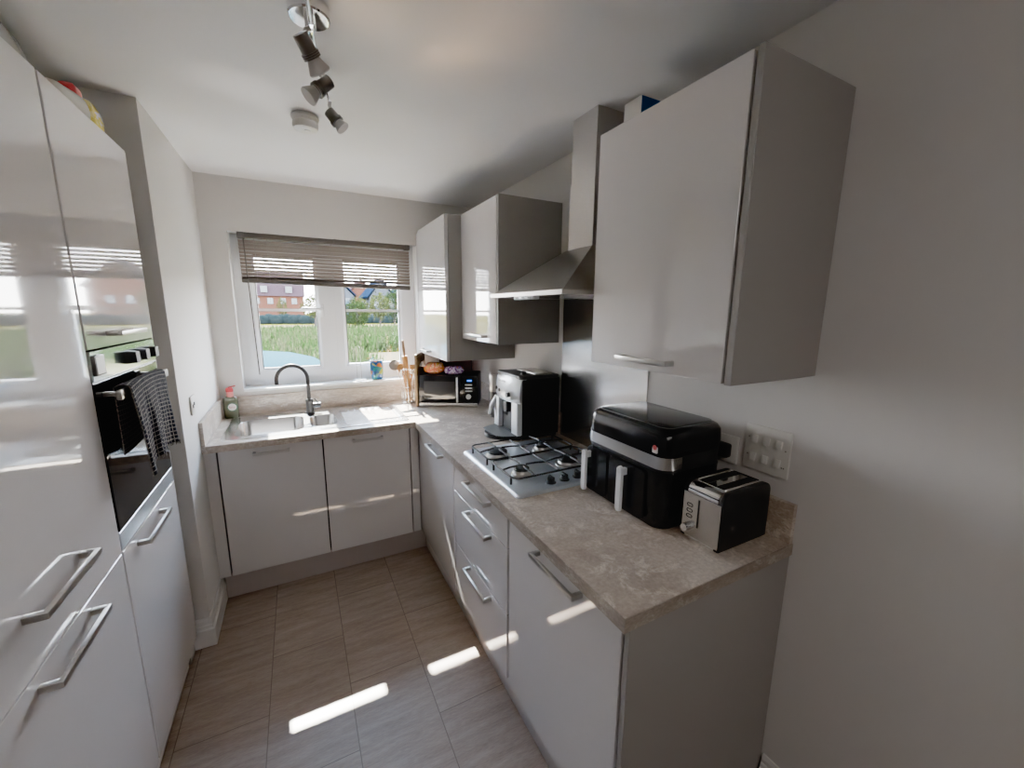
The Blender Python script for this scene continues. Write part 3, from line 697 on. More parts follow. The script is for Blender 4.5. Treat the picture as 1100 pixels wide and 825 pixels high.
# things on top of the tall units
pk = thing('snack_packet', (-1.90, -1.22, 2.168), 'yellow and white food packet with red top lying on the tall oven cabinet', 'packet')
def pillow(cx, cy, cz, lx, ly, lz, mat, name, parent, rz=0, tilt=0, seed=0):
    rnd = random.Random(seed); b = bmesh.new(); bmesh.ops.create_uvsphere(b, u_segments=28, v_segments=18, radius=1)
    for v in b.verts:
        p = v.co; sx = math.copysign(abs(p.x) ** .55, p.x); sy = math.copysign(abs(p.y) ** .6, p.y); szz = math.copysign(abs(p.z) ** .8, p.z)
        k = 1 + .05 * math.sin(7 * p.x + seed) * math.cos(5 * p.y + seed * 2) + rnd.uniform(-.012, .012)
        v.co = V((sx * lx / 2 * k, sy * ly / 2 * k, szz * lz / 2 * k * (1 - .45 * abs(p.x) ** 3)))
    m_ = MB(); m_._merge(b, 0, Matrix.Translation((cx, cy, cz)) @ Matrix.Rotation(rz, 4, 'Z') @ Matrix.Rotation(tilt, 4, 'Y')); return m_.build(name, mat, parent, smooth=180)
pillow(-1.885, -1.33, 2.213, .24, .11, .085, 'cardwhite', 'packet_body', pk, rz=PI / 2, tilt=-.1, seed=3)
pillow(-1.880, -1.165, 2.226, .11, .09, .115, 'packet', 'yellow_end', pk, rz=PI / 2, seed=6)
pillow(-1.872, -1.262, 2.268, .06, .045, .05, 'red', 'red_top', pk, rz=PI / 2, seed=5)
bg = thing('clear_bag', (-1.93, -1.62, 2.168), 'crumpled clear plastic bag lying on the tall fridge cabinet', 'plastic bag')
pillow(-1.92, -1.65, 2.222, .26, .15, .10, 'film', 'bag_body', bg, rz=PI / 2, seed=8)
MB().tube([(-1.885, -1.60 - k * .012, 2.262 + .004 * math.sin(k * 2.1)) for k in range(9)], .004, 6).build('twist_tie', 'gunmetal', bg)
# carton on the near wall cabinet
ct = thing('carton', (-.19, -2.02, 2.1695), 'small blue carton with white end on top of the near wall cabinet', 'box')
MB().box(-.235, -.09, -2.040, -1.960, 2.1695, 2.31, .001, seg=1).build('carton_body', 'cardwhite', ct, smooth=0)
MB().box(-.234, -.091, -2.0415, -2.0402, 2.1705, 2.308).build('blue_face', 'blueprint', ct, smooth=0)
# ------------------------------------------------------------------ ceiling lights
def upt(px, py, z):       # where a sight line meets a height, used only to read positions off the photo
    return None
sp = thing('spotlight_bar', (-1.207, -1.79, H), 'chrome ceiling spotlight bar with adjustable grey spot heads', 'ceiling light')
MB().lathe([(0, -.032), (.048, -.032), (.052, -.028), (.052, 0)], (-1.207, -1.81, H - .001)).build('canopy', 'chrome', sp)
MB().cone((-1.207, -1.81, H - .06), (-1.207, -1.81, H - .03), .012, seg=12).tube([(-1.235, -2.10, 2.325), (-1.207, -1.85, 2.33), (-1.180, -1.65, 2.325), (-1.135, -1.46, 2.325)], .0055, 8).box(-1.213, -1.201, -1.87, -1.80, 2.322, 2.346, .002).build('bar', 'chrome', sp)
def spot(p_top, p_tip, stem, lampr):
    p_top = V(p_top); p_tip = V(p_tip); d = (p_tip - p_top); L = d.length; d.normalize()
    h = MB().cone(p_top, p_top + d * (L * .5), .019, .020, seg=20).cone(p_top + d * (L * .5), p_top + d * (L * .62), .016, seg=16)
    for k in range(3): h.cone(p_top + d * (L * (.46 + k * .055)), p_top + d * (L * (.46 + k * .055) + .0035), .0235, seg=20)
    h = h.build('spot_head', 'spotbody', sp)
    MB().cone(p_top + d * (L * .60), p_tip - d * .004, .015, lampr, seg=24).cone(p_tip - d * .004, p_tip, lampr, lampr * .96, seg=24).build('lamp', 'lampgrey', h)
    MB().tube([stem, (p_top + V(stem)) / 2 + V((0, 0, .003)), p_top + d * .022], .006, 8).build('stem', 'satin', h)
spot((-1.236, -1.872, 2.292), (-1.190, -1.832, 2.232), (-1.205, -1.84, 2.33), .029)
spot((-1.150, -1.640, 2.305), (-1.215, -1.650, 2.243), (-1.178, -1.64, 2.325), .027)
spot((-1.140, -1.455, 2.292), (-1.098, -1.470, 2.240), (-1.135, -1.46, 2.325), .024)
sa = thing('smoke_alarm', (-1.203, -1.085, H), 'round white smoke alarm on the ceiling beyond the spotlights', 'smoke alarm')
MB().lathe([(0, 0), (.050, 0), (.054, -.006), (.053, -.014), (.046, -.020), (.044, -.024)], (-1.203, -1.105, H - .0005)).build('base', 'whiteplastic', sa)
MB().lathe([(.042, -.022), (.048, -.028), (.050, -.040), (.046, -.052), (.036, -.056), (0, -.056)], (-1.203, -1.105, H - .0005)).build('cover', 'whiteplastic', sa)
MB().lathe([(0, -.0585), (.012, -.0585), (.014, -.056)], (-1.195, -1.110, H - .0005)).build('test_button', 'white', sa)

# ------------------------------------------------------------------ microwave group (corner)
ang = -math.radians(29.6)
mw = thing('microwave_oven', (-.555, -.300, .9105), 'black and silver microwave oven angled in the worktop corner', 'microwave', rz=ang)
ML, MD, MH = .425, .245, .236
MB().box(0, ML, .012, MD, .008, MH, .004).build('casing', 'black', mw, local=True)
dr_ = MB().box(0, .300, 0, .012, .034, MH - .002, .002).build('door', 'blackgloss', mw, local=True)
MB().box(.040, .265, -.0012, 0, .062, MH - .045).build('door_window', 'mwglass', dr_, local=True)
MB().box(.276, .288, -.022, -.010, .040, MH - .012, .003).box(.278, .286, -.012, 0, .045, .055).box(.278, .286, -.012, 0, MH - .03, MH - .02).build('door_handle', 'silverlight', dr_, local=True)
cp_ = MB().box(.302, ML, 0, .012, .034, MH - .002, .002).build('control_panel', 'blackgloss', mw, local=True)
for z in (.118, .141, .164): MB().box(.338, .388, -.003, 0, z, z + .008, .001).build('button', 'silverlight', cp_, local=True)
MB().cone((.362, -.014, .082), (.362, 0, .082), .017, .018, seg=24).build('dial', 'silverlight', cp_, local=True)
MB().box(.352, .386, -.0008, 0, .193, .204).build('blue_clock_display', 'bluelit', cp_, local=True)
MB().box(0, ML, -.001, .012, .004, .033, .002).build('lower_trim', 'steel', mw, local=True)
for x in (.03, ML - .03):
    for y in (.03, MD - .03): MB().cone((x, y, 0), (x, y, .008), .012, seg=12).build('foot', 'black', mw, local=True)
ca, sa_ = math.cos(ang), math.sin(ang)
def mwp(u, v, z): return V((-.555 + u * ca - v * sa_, -.300 + u * sa_ + v * ca, .9105 + z))
bd = thing('chopping_board', (-.572, -.300, .9105), 'tall wooden chopping board standing against the left side of the microwave', 'chopping board', rz=ang)
bm_ = MB().prism(rrect(-.012, .235, .001, .385, .02, 4), -.010, .006, 'x', .002)
bm_.build('board', 'board', bd, local=True)
bd.location = mwp(-.010, -.002, 0) 
def bag(u, v, lx, ly, lz, mat, label, z0, tail, cat, nm, seed):
    p = mwp(u, v, z0 + lz * .45); t = thing(nm, p, label, cat)
    pillow(p.x, p.y, p.z, lx, ly, lz, mat, 'bag_body', t, rz=ang + .1, seed=seed)
    a = p + V((-.5 * lx, .0, .01)); 
    if tail: MB().cone(a + V((.015, 0, 0)), a + V((-.02, -.01, .028)), .006, .024, seg=12, cap=False).build('twisted_end', 'film', t)
bag(.100, .09, .15, .12, .088, 'bagorange', 'orange and red printed bread bag on the left of the microwave top', MH, True, 'bread bag', 'bread_bag', 1)
bag(.250, .070, .15, .10, .062, 'bagpurple', 'purple printed snack bag in the middle of the microwave top', MH, False, 'snack bag', 'snack_bag', 2)
tag(MB().box(.12, .36, .165, .235, MH + .001, MH + .10, .002, mat=Matrix.Translation((-.555, -.300, .9105)) @ Matrix.Rotation(ang, 4, 'Z')).build('food_carton', 'darkred', smooth=30), 'dark red food carton at the back of the microwave top, behind the bags', 'box')
# grey kettle/canister behind the coffee machine
kn = thing('canister', (-.225, -.74, .9105), 'tall grey coffee grinder canister between the microwave and coffee machine', 'canister')
kc = (-.165, -.775, .9105)
MB().lathe([(0, 0), (.044, 0), (.046, .01), (.044, .17), (0, .17)], kc).build('body', 'darkgrey', kn)
MB().lathe([(0, .171), (.042, .171), (.045, .18), (.045, .275), (.040, .285), (0, .285)], kc).build('upper_jar', 'satin', kn)

# utensil holder on worktop corner
UX, UY = -.590, -.125
uh = thing('utensil_holder', (UX, UY, .9105), 'round chrome wire utensil holder by the window wall', 'utensil holder')
m_ = MB()
for z in (.9135, .935, .965, .995, 1.035): m_.tube([(UX + .047 * math.cos(a), UY + .047 * math.sin(a), z) for a in [2 * PI * k / 24 for k in range(24)]], .0018, 6, closed=True)
for k in range(14):
    a = 2 * PI * k / 14; m_.cone((UX + .047 * math.cos(a), UY + .047 * math.sin(a), .912), (UX + .047 * math.cos(a), UY + .047 * math.sin(a), 1.036), .0014, seg=6)
for k in range(6):
    a = PI * k / 6; m_.cone((UX + .047 * math.cos(a), UY + .047 * math.sin(a), .9125), (UX - .047 * math.cos(a), UY - .047 * math.sin(a), .9125), .0012, seg=6)
m_.build('wire_basket', 'chrome', uh)
ug = 'utensils in the wire holder'
def utensil(nm, label, base, tip, r0, r1, mat, head=None):
    base = V(base); tip = V(tip); t = thing(nm, base, label, 'kitchen utensil', ug)
    MB().cone(base, tip, r0, r1, seg=12).build('shaft', mat, t); return t
t = thing('rolling_pin', (UX - .005, UY - .01, .92), 'wooden rolling pin with thin grip standing in the wire utensil holder', 'rolling pin', ug)
p0 = V((UX + .012, UY - .010, .93)); p1 = V((UX - .022, UY - .022, 1.27)); dd_ = (p1 - p0).normalized()
MB().cone(p0, p1, .020, .020, seg=18).build('roller', 'spoonwood', t); MB().tube([p1, p1 + dd_ * .012, p1 + dd_ * .05, p1 + dd_ * .115], [.006, .008, .011, .009], 10).build('grip', 'board', t)
t = thing('wooden_spoon', (UX - .02, UY, .92), 'broad wooden spoon leaning left in the wire utensil holder', 'spoon', ug)
MB().cone((UX + .01, UY + .012, .925), (UX - .035, UY + .002, 1.14), .006, .006, seg=10).build('shaft', 'spoonwood', t); MB().sphere((UX - .043, UY, 1.175), .03, 1, .3, 1.3, 18, 12).build('bowl', 'spoonwood', t)
t = thing('wooden_spatula', (UX + .02, UY, .92), 'wooden spatula leaning right in the wire utensil holder', 'spatula', ug)
MB().cone((UX - .01, UY + .01, .925), (UX + .035, UY + .0, 1.13), .006, .006, seg=10).build('shaft', 'spoonwood', t); MB().box(UX + .018, UX + .062, UY - .003, UY + .003, 1.12, 1.20, .0025).build('blade', 'spoonwood', t)
t = thing('slotted_skimmer', (UX - .03, UY, .92), 'round perforated steel skimmer leaning left towards the window sill cup', 'skimmer', ug)
MB().cone((UX, UY + .02, .925), (UX - .070, UY + .015, 1.16), .003, .003, seg=8).build('shaft', 'steel', t)
hd2 = MB(); cs_ = V((UX - .090, UY + .012, 1.200))
b = bmesh.new()
for (r0_, r1_) in ((0, .006), (.010, .016), (.020, .026), (.030, .040)):
    pass
b.free()
hd2.lathe([(0, 0), (.038, .0), (.040, .003), (.038, .004), (0, .003)], (0, 0, 0), 28, mat=Matrix.Translation(cs_) @ Matrix.Rotation(PI / 2 - .2, 4, 'X'))
hd2 = hd2.build('perforated_disc', 'satin', t)
t = thing('ball_whisk', (UX - .01, UY, .92), 'steel ball whisk with white bead tips in front of the wooden tools', 'whisk', ug)
MB().cone((UX + .0, UY - .03, .925), (UX - .012, UY - .035, 1.10), .005, .005, seg=10).build('shaft', 'chrome', t)
m_ = MB(); m2 = MB()
for k in range(9):
    a = -PI * .1 + PI * 1.2 * k / 8; e = V((UX - .018 + .040 * math.cos(a), UY - .038 + .012 * math.sin(k * 2.4), 1.150 + .022 * math.sin(a) ))
    m_.tube([(UX - .012, UY - .035, 1.095), ((UX - .015 + e.x) / 2, e.y, 1.13), e], .0012, 5); m2.sphere(e, .0075, u=10, v=8)
m_.build('wires', 'chrome', t); m2.build('beads', 'white', t)
t = thing('palette_knife', (UX + .03, UY, .92), 'thin steel utensil standing at the right of the wire holder', 'utensil', ug)
MB().cone((UX + .025, UY - .02, .925), (UX + .045, UY - .030, 1.12), .004, .003, seg=8).build('shaft', 'chrome', t); MB().sphere((UX + .047, UY - .031, 1.145), .020, .8, .25, 1.4, 14, 10).build('head', 'chrome', t)
# mug on sill + wire stand
mg = thing('tumbler', (-.782, .045, 1.0805), 'colourful abstract patterned tall cup on the window sill', 'cup')
MB().lathe([(0, 0), (.034, 0), (.040, .006), (.047, .05), (.049, .10), (.047, .145), (.044, .145), (.045, .10), (.043, .05), (.036, .01), (0, .008)], (-.782, .045, 1.0805)).build('cup', 'mug', mg)
ws = thing('wire_stand', (-.91, .045, 1.0805), 'thin two-rod wire stand with pale round base on the sill left of the patterned cup', 'stand')
MB().lathe([(0, 0), (.048, 0), (.050, .004), (.046, .008), (0, .008)], (-.905, .045, 1.0805)).build('base', 'sill', ws)
MB().cone((-.925, .045, 1.086), (-.925, .045, 1.335), .0018, seg=6).build('rod', 'satin', ws); MB().cone((-.893, .045, 1.086), (-.897, .045, 1.335), .0018, seg=6).build('rod', 'satin', ws)

# ------------------------------------------------------------------ coffee machine
ca_ = -.055
cf = thing('coffee_machine', (-.15, -1.13, .9105), 'black bean-to-cup coffee machine with silver front panel beside the hob', 'coffee machine')
fx, bx2, y0_, y1_, zt_ = -.286, -.025, -1.312, -1.022, 1.266
MB().box(fx + .02, bx2, y0_, y1_, .925, zt_ - .02, .008).box(fx + .03, bx2 - .01, y0_ + .01, y1_ - .01, .9105, .926).build('body', 'black', cf)
MB().prism(rrect(fx + .01, bx2, y0_, y1_, .02, 4), zt_ - .022, zt_ - .004, 'z', .004).build('lid', 'darkgrey', cf)
MB().box(-.17, -.06, y0_ + .02, y1_ - .05, zt_ - .004, zt_ + .004, .003).build('bean_hopper_cover', 'satin', cf)
MB().lathe([(0, 0), (.016, 0), (.015, .014), (.010, .018), (0, .018)], (-.215, -1.235, zt_ - .004)).build('grind_knob', 'black', cf)
# bowed silver front panel, upper
def bowed(z0, z1, yA, yB, bow, x0, xin, rows=6, slope=.0, nn=14):
    rings_ = []
    for r_ in range(rows + 1):
        q = r_ / rows; z = z0 + (z1 - z0) * q; ed_ = .012 * ((2 * q - 1) ** 4)
        R_ = []
        for k in range(nn + 1):
            u = k / nn; R_.append((x0 - bow * math.sin(PI * u) ** .8 + ed_ + slope * q, yA + (yB - yA) * u, z))
        R_ += [(xin, yB, z), (xin, yA, z)]; rings_.append(R_)
    return MB().loft(rings_)
bowed(1.112, 1.252, y0_ + .002, y1_ + .004, .028, fx + .004, fx + .05, slope=.012).build('front_panel', 'silver', cf)
for y, z in ((-1.095, 1.172), (-1.130, 1.164)): MB().cone((fx - .024, y, z), (fx - .03, y, z), .010, .009, seg=16).build('button', 'black', cf)
MB().cone((fx - .018, -1.235, 1.155), (fx - .036, -1.235, 1.155), .015, .013, seg=20).build('steam_dial', 'black', cf)
text("DeLonghi", .022, 'logo_text', 'darkgrey', cf, V((fx - .020, -1.155, 1.222)) - V(cf.location), (PI / 2, 0, -PI / 2))
MB().box(fx - .006, fx + .05, y0_ + .002, y0_ + .072, .936, 1.114, .005).build('front_column', 'silverlight', cf)
MB().box(fx - .006, fx + .05, y1_ - .060, y1_ + .002, .936, 1.114, .005).build('front_column', 'silverlight', cf)
MB().box(fx + .018, fx + .05, y0_ + .07, y1_ - .05, .935, 1.112).build('brew_recess', 'blackmatt', cf, smooth=0)
sp_ = MB(); sp_.box(fx - .012, fx + .02, -1.190, -1.150, 1.045, 1.105, .006)
for y in (-1.182, -1.158): sp_.cone((fx - .002, y, 1.048), (fx - .002, y, 1.028), .005, seg=10)
sp_.build('coffee_spout', 'black', cf)
MB().tube([(fx - .004, -1.04, 1.10), (fx - .020, -1.025, 1.06), (fx - .035, -1.015, 1.00)], [.012, .013, .009], 10).build('milk_frother', 'silver', cf)
tr_pts = [(fx + .02, y0_ + .005), (fx + .02, y1_ + .0)] + [(fx + .01 - .135 * math.sin(PI * k / 16) ** .7, y1_ - (y1_ - y0_ - .005) * k / 16) for k in range(17)]
tp_ = MB().prism(tr_pts, .9108, .936, 'z', .003).build('drip_tray', 'black', cf)
gm = MB()
for i in range(11):
    x = fx - .005 - .0095 * i; hwid = (y1_ - y0_) * .46 * math.sqrt(max(0, 1 - ((fx - x) / .135) ** 2)) if x < fx else .1
    gm.box(x - .0028, x + .0028, (y0_ + y1_) / 2 - hwid, (y0_ + y1_) / 2 + hwid, .936, .9395)
gm.build('drip_grid', 'darkgrey', cf, smooth=0)

# ------------------------------------------------------------------ air fryer
af = thing('air_fryer', (-.19, -2.145, .9105), 'large black dual-drawer air fryer with silver band and handles', 'air fryer')
ax0, ax1, ay0, ay1 = -.335, -.045, -2.338, -1.948
def fr_ring(d, z, r=.045): return [(p[0], p[1], z) for p in rrect(ax0 + d, ax1 - d, ay0 + d, ay1 - d, r, 8)]
MB().loft([fr_ring(.016, .912), fr_ring(.010, .918), fr_ring(.006, 1.00), fr_ring(.004, 1.105), fr_ring(.004, 1.108)]).build('lower_body', 'blackgloss', af, smooth=50)
MB().loft([fr_ring(.003, 1.161), fr_ring(.002, 1.19), fr_ring(.004, 1.225), fr_ring(.012, 1.240), fr_ring(.022, 1.246)]).build('upper_body', 'blackgloss', af, smooth=50)
# silver band wrapping front and a short way round the near side
MB().loft([fr_ring(.005, 1.108, .045), fr_ring(.005, 1.160, .045)]).build('core_band', 'black', af, smooth=50)
full = [p for p in rrect(ax0, ax1, ay0, ay1, .045, 8)]
# keep points from the far front corner round to the near front corner
bandp = [(ax0 + .03, ay1 - .0005)] + [p for p in full[9:27]] + [(ax0 + .075, ay0 + .0005)]
inner = [(p[0] + (.006 if p[0] < ax0 + .05 else 0), p[1] + (.006 if p[1] < ay0 + .03 else (-.006 if p[1] > ay1 - .03 else 0))) for p in bandp]
MB().prism(bandp + inner[::-1], 1.120, 1.160, 'z').build('silver_band', 'steel', af, smooth=50)
MB().loft([[(p[0], p[1], z) for p in rrect(ax0 + .03 + d, ax1 - .03 - d, ay0 + .03 + d, ay1 - .03 - d, .035, 8)] for d, z in ((0, 1.2462), (0, 1.249), (.004, 1.2505))]).build('glossy_lid', 'blackgloss', af, smooth=50)
MB().tube([(p[0], p[1], 1.2475) for p in rrect(ax0 + .027, ax1 - .027, ay0 + .027, ay1 - .027, .038, 8)], .0015, 6, closed=True).build('lid_trim', 'darkgrey', af)
for yc in (-1.985, -2.178):
    df_ = MB().loft([[(ax0 + .0035, *p) for p in rrect(yc - .085 if yc < -2.1 else yc - .095, yc + .088 if yc < -2.1 else yc + .020, .925, 1.100, .015, 4)], [(ax0 - .004, *p) for p in rrect(yc - .083 if yc < -2.1 else yc - .093, yc + .086 if yc < -2.1 else yc + .018, .927, 1.098, .015, 4)]]).build('drawer_front', 'blackgloss', af, smooth=30)
    hm = MB().loft([[(ax0 - .036, *p) for p in rrect(yc - .011, yc + .011, .930, 1.090, .0108, 5)], [(ax0 - .026, *p) for p in rrect(yc - .0125, yc + .0125, .928, 1.092, .0122, 5)]])
    hm.box(ax0 - .027, ax0 - .003, yc - .006, yc + .006, 1.058, 1.082, .002); hh = hm.build('drawer_handle', 'silverlight', df_, smooth=40)
    MB().cone((ax0 - .0375, yc, 1.076), (ax0 - .0355, yc, 1.076), .0085, .009, seg=20).build('handle_button', 'silver', hh)
st = MB().box(ax0 - .0002, ax0 + .003, -2.302, -2.282, 1.170, 1.190, .003).build('sticker', 'white', af)
MB().cone((ax0 - .0008, -2.292, 1.188), (ax0 - .0002, -2.292, 1.188), .0085, seg=16).build('sticker_flame', 'redprint', st)

# ------------------------------------------------------------------ toaster
ts = thing('toaster', (-.15, -2.42, .9105), 'two-slice toaster with polished steel front and black sides', 'toaster')
tx0, tx1, ty0, ty1, tz = -.268, -.040, -2.492, -2.358, 1.098
def arch(x0, x1, z0, z1, r, n=8):     # profile in x-z with rounded top corners
    p = [(x0, z0), (x1, z0)]
    for k in range(n + 1): p.append((x1 - r + r * math.cos(PI / 2 * k / n), z1 - r + r * math.sin(PI / 2 * k / n)))
    for k in range(n + 1): p.append((x0 + r - r * math.sin(PI / 2 * k / n), z1 - r + r * math.cos(PI / 2 * k / n)))
    return p
MB().prism(arch(tx0 + .001, tx1 - .002, .918, tz - .001, .030), ty0, ty0 + .016, 'y', .002).build('side_cheek', 'black', ts)
MB().prism(arch(tx0 + .001, tx1 - .002, .918, tz - .001, .030), ty1 - .016, ty1, 'y', .002).build('side_cheek', 'black', ts)
MB().prism(arch(tx0, tx1, .916, tz - .002, .028), ty0 + .0165, ty1 - .0165, 'y').build('steel_shell', 'chrome', ts, smooth=30)
fp = MB().box(tx0 - .0035, tx0, ty0 + .004, ty1 - .004, .925, tz - .034, .0015).build('front_plate', 'steel', ts, smooth=0)
MB().box(tx0 - .0045, tx0 - .0034, -2.4205, -2.4155, .962, 1.052).build('lever_slot', 'black', fp, smooth=0)
for z in (.984, 1.002, 1.020):
    MB().tube([(tx0 - .004, p[0], p[1]) for p in rrect(-2.397, -2.378, z, z + .010, .0048, 4)], .0011, 6, closed=True).build('button', 'black', fp)
MB().cone((tx0 - .003, -2.387, .955), (tx0 - .024, -2.387, .955), .0125, .011, seg=24).build('browning_dial', 'chrome', fp)
for y in (-2.452, -2.398):
    MB().box(tx0 + .038, tx1 - .035, y - .013, y + .013, tz - .004, tz - .0005, .001).build('bread_slot', 'blackmatt', ts, smooth=0)
MB().tube([(p[0], p[1], tz - .001) for p in rrect(tx0 + .030, tx1 - .028, ty0 + .018, ty1 - .018, .01, 4)], .0014, 6, closed=True).build('slot_frame', 'chrome', ts)
MB().box(tx0 + .01, tx1 - .01, ty0 + .01, ty1 - .01, .9105, .917).build('base', 'black', ts, smooth=0)

# ------------------------------------------------------------------ sockets and switches
def plate_x(x, sgn, y0, y1, z0, z1, nm, label, cat, mat='whiteplastic'):
    t = thing(nm, (x, (y0 + y1) / 2, z0), label, cat)
    MB().box(min(x, x + sgn * .009), max(x, x + sgn * .009), y0, y1, z0, z1, .003).build('faceplate', mat, t); return t
t = plate_x(-.0005, -1, -2.516, -2.374, 1.102, 1.250, 'switch_panel', 'white six-gang appliance switch panel on the right wall above the toaster', 'switch')
for j, z in enumerate((1.205, 1.145)):
    for i, y in enumerate((-2.407, -2.445, -2.483)):
        MB().box(-.0155, -.0094, y - .010, y + .010, z - .013, z + .013, .002, mat=Matrix.Translation((-.012, y, z)) @ Matrix.Rotation(.18, 4, 'Y') @ Matrix.Translation((.012, -y, -z))).build('rocker', 'whiteplastic', t)
for y, z in ((-2.388, 1.208), (-2.503, 1.190), (-2.388, 1.150), (-2.497, 1.135), (-2.503, 1.135)): MB().cone((-.0095, y, z), (-.0105, y, z), .0022, seg=10).build('screw', 'darkgrey', t)
t = plate_x(-.0005, -1, -2.352, -2.262, 1.095, 1.190, 'wall_socket', 'white wall socket behind the air fryer on the right wall', 'socket')
MB().box(-.040, -.0096, -2.335, -2.285, 1.115, 1.165, .008).build('plug', 'black', t)
t = plate_x(-W + .0005, 1, -.795, -.705, 1.102, 1.192, 'wall_socket', 'white wall socket on the left wall beside the sink', 'socket')
MB().box(-W + .0096, -W + .013, -.755, -.745, 1.145, 1.160).build('pin_slot', 'darkgrey', t, smooth=0); MB().box(-W + .0096, -W + .0125, -.778, -.768, 1.135, 1.152).build('rocker', 'darkgrey', t, smooth=0)

# ------------------------------------------------------------------ outside
struct(MB().box(-60, 90, .302, 170, -.25, -.15).build('ground', 'meadow', smooth=0))
struct(MB().box(-20, 60, 41, 47, -.149, -.13).build('road', 'road', smooth=0))
struct(MB().box(.7, 2.9, 10.9, 13.9, -.149, -.12).build('pavement', 'road', smooth=0))
gb = bmesh.new(); rnd = random.Random(11)
for i in range(26000):
    y = 14 - 6.5 + 23 * rnd.random() ** 1.3; x = rnd.uniform(-3.0 - .22 * y, 1.6 + .42 * y)
    if .5 < x < 3.1 and y < 14.2: continue
    h = rnd.uniform(.35, .75); w_ = rnd.uniform(.012, .03) * (1 + y / 18); a = rnd.uniform(0, PI); lx, ly = rnd.uniform(-.15, .15), rnd.uniform(-.15, .15)
    dx, dy = math.cos(a) * w_, math.sin(a) * w_
    v0 = gb.verts.new((x - dx, y - dy, -.15)); v1 = gb.verts.new((x + dx, y + dy, -.15)); v2 = gb.verts.new((x + lx + dx * .8, y + ly + dy * .8, -.15 + h * .7)); v3 = gb.verts.new((x + lx * 1.4, y + ly * 1.4, -.15 + h))
    gb.faces.new((v0, v1, v2)); gb.faces.new((v0, v2, v3))
gm_ = MB(); gm_.bm.free(); gm_.bm = gb
tag(gm_.build('meadow_grass', 'grass', smooth=0), 'tall wild grass with dry seed heads growing outside the window', 'grass', kind='stuff')
# low dark hedge in front of far houses
hb2 = MB(); rnd = random.Random(4)
for i in range(60):
    x = -14 + i * .62; hb2.sphere((x, 51.5 + rnd.uniform(-.6, .6), .2), .75, 1, .8, rnd.uniform(.9, 1.15), 10, 7)
tag(hb2.build('low_hedge', 'hedge', smooth=0), 'long low dark hedge across the far side of the meadow', 'hedge')
# trees
def tree(x, y, h, r, mat, label, seed, trunk=.35, nm='tree'):
    rnd = random.Random(seed); t = thing(nm, (x, y, -.15), label, 'tree', 'trees beyond the meadow')
    MB().tube([(x, y, -.15), (x + .05, y, h * .4), (x, y, h * .7)], [.09, .06, .03], 8).build('trunk', 'bark', t)
    b = bmesh.new(); cz = h * (trunk + (1 - trunk) / 2)
    for i in range(1500):
        a, e = rnd.uniform(0, 2 * PI), math.asin(rnd.uniform(-1, 1)); rr = r * rnd.uniform(.35, 1) ** .5 * (1 + .25 * math.sin(3 * a + seed) * math.cos(2 * e))
        c = V((x + rr * math.cos(a) * math.cos(e), y + rr * math.sin(a) * math.cos(e), cz + rr * math.sin(e) * (h * (1 - trunk) / 2 / r)))
        n_ = V((rnd.uniform(-1, 1), rnd.uniform(-1, 1), rnd.uniform(-.6, 1))).normalized(); s_ = r * .085 * rnd.uniform(.6, 1.4)
        u = n_.orthogonal().normalized() * s_; w_ = n_.cross(u)
        b.faces.new([b.verts.new(c + k) for k in (u, w_ * .6, -u, -w_ * .6)])
    m_ = MB(); m_.bm.free(); m_.bm = b; m_.build('crown', mat, t, smooth=0)
tree(4.1, 38.5, 2.7, 1.0, 'leafy', 'yellow-green bushy tree in front of the pink gabled house', 1, .12)
tree(6.4, 41, 3.3, 1.1, 'leafy', 'taller yellow-green tree with thin top, middle of the right pane', 2, .18)
tree(8.6, 44.5, 3.8, 1.2, 'leafd', 'green tree at the right edge of the right pane', 3, .1)
tree(-.1, 30, 2.6, .75, 'leafy', 'small pale tree near the mullion, in the left pane', 4, .35)
tree(-2.7, 55, 2.9, .6, 'leafy', 'slim young tree in front of the brick apartment block', 5, .2)
tree(2.75, 30, 2.3, .9, 'leafd', 'dark leafy bush at the left edge of the right pane', 6, .05)
# brick apartment block
ab = thing('apartment_block', (-7, 112, -.15), 'long pink-brown brick apartment block with mauve tiled roof, far beyond the meadow', 'building')
MB().box(-24, .7, 112, 122, -.15, 4.7).build('wall', 'brick', ab, smooth=0)
MB().prism([(111.5, 4.6), (122.5, 4.6), (119.5, 10.2), (114.5, 10.2)], -24.3, 1.0, 'x').build('roof', 'rooftile', ab, smooth=0)
for x in (-22.5, -19, -16, -12.5, -9.3, -6.5, -3.8, -1.4):
    f = MB().box(x - .6, x + .6, 111.9, 112, 2.7, 4.1).build('window', 'extwhite', ab, smooth=0); MB().box(x - .48, x - .05, 111.85, 111.9, 2.85, 3.95).box(x + .05, x + .48, 111.85, 111.9, 2.85, 3.95).build('pane', 'extglass', f, smooth=0)
for x in (-19.5, -13.5, -7.6, -2.4):
    f = MB().box(x - .7, x + .7, 111.6, 114.0, 5.4, 6.9).build('dormer', 'extwhite', ab, smooth=0); MB().box(x - .5, x + .5, 111.55, 111.6, 5.6, 6.7).build('pane', 'extglass', f, smooth=0)
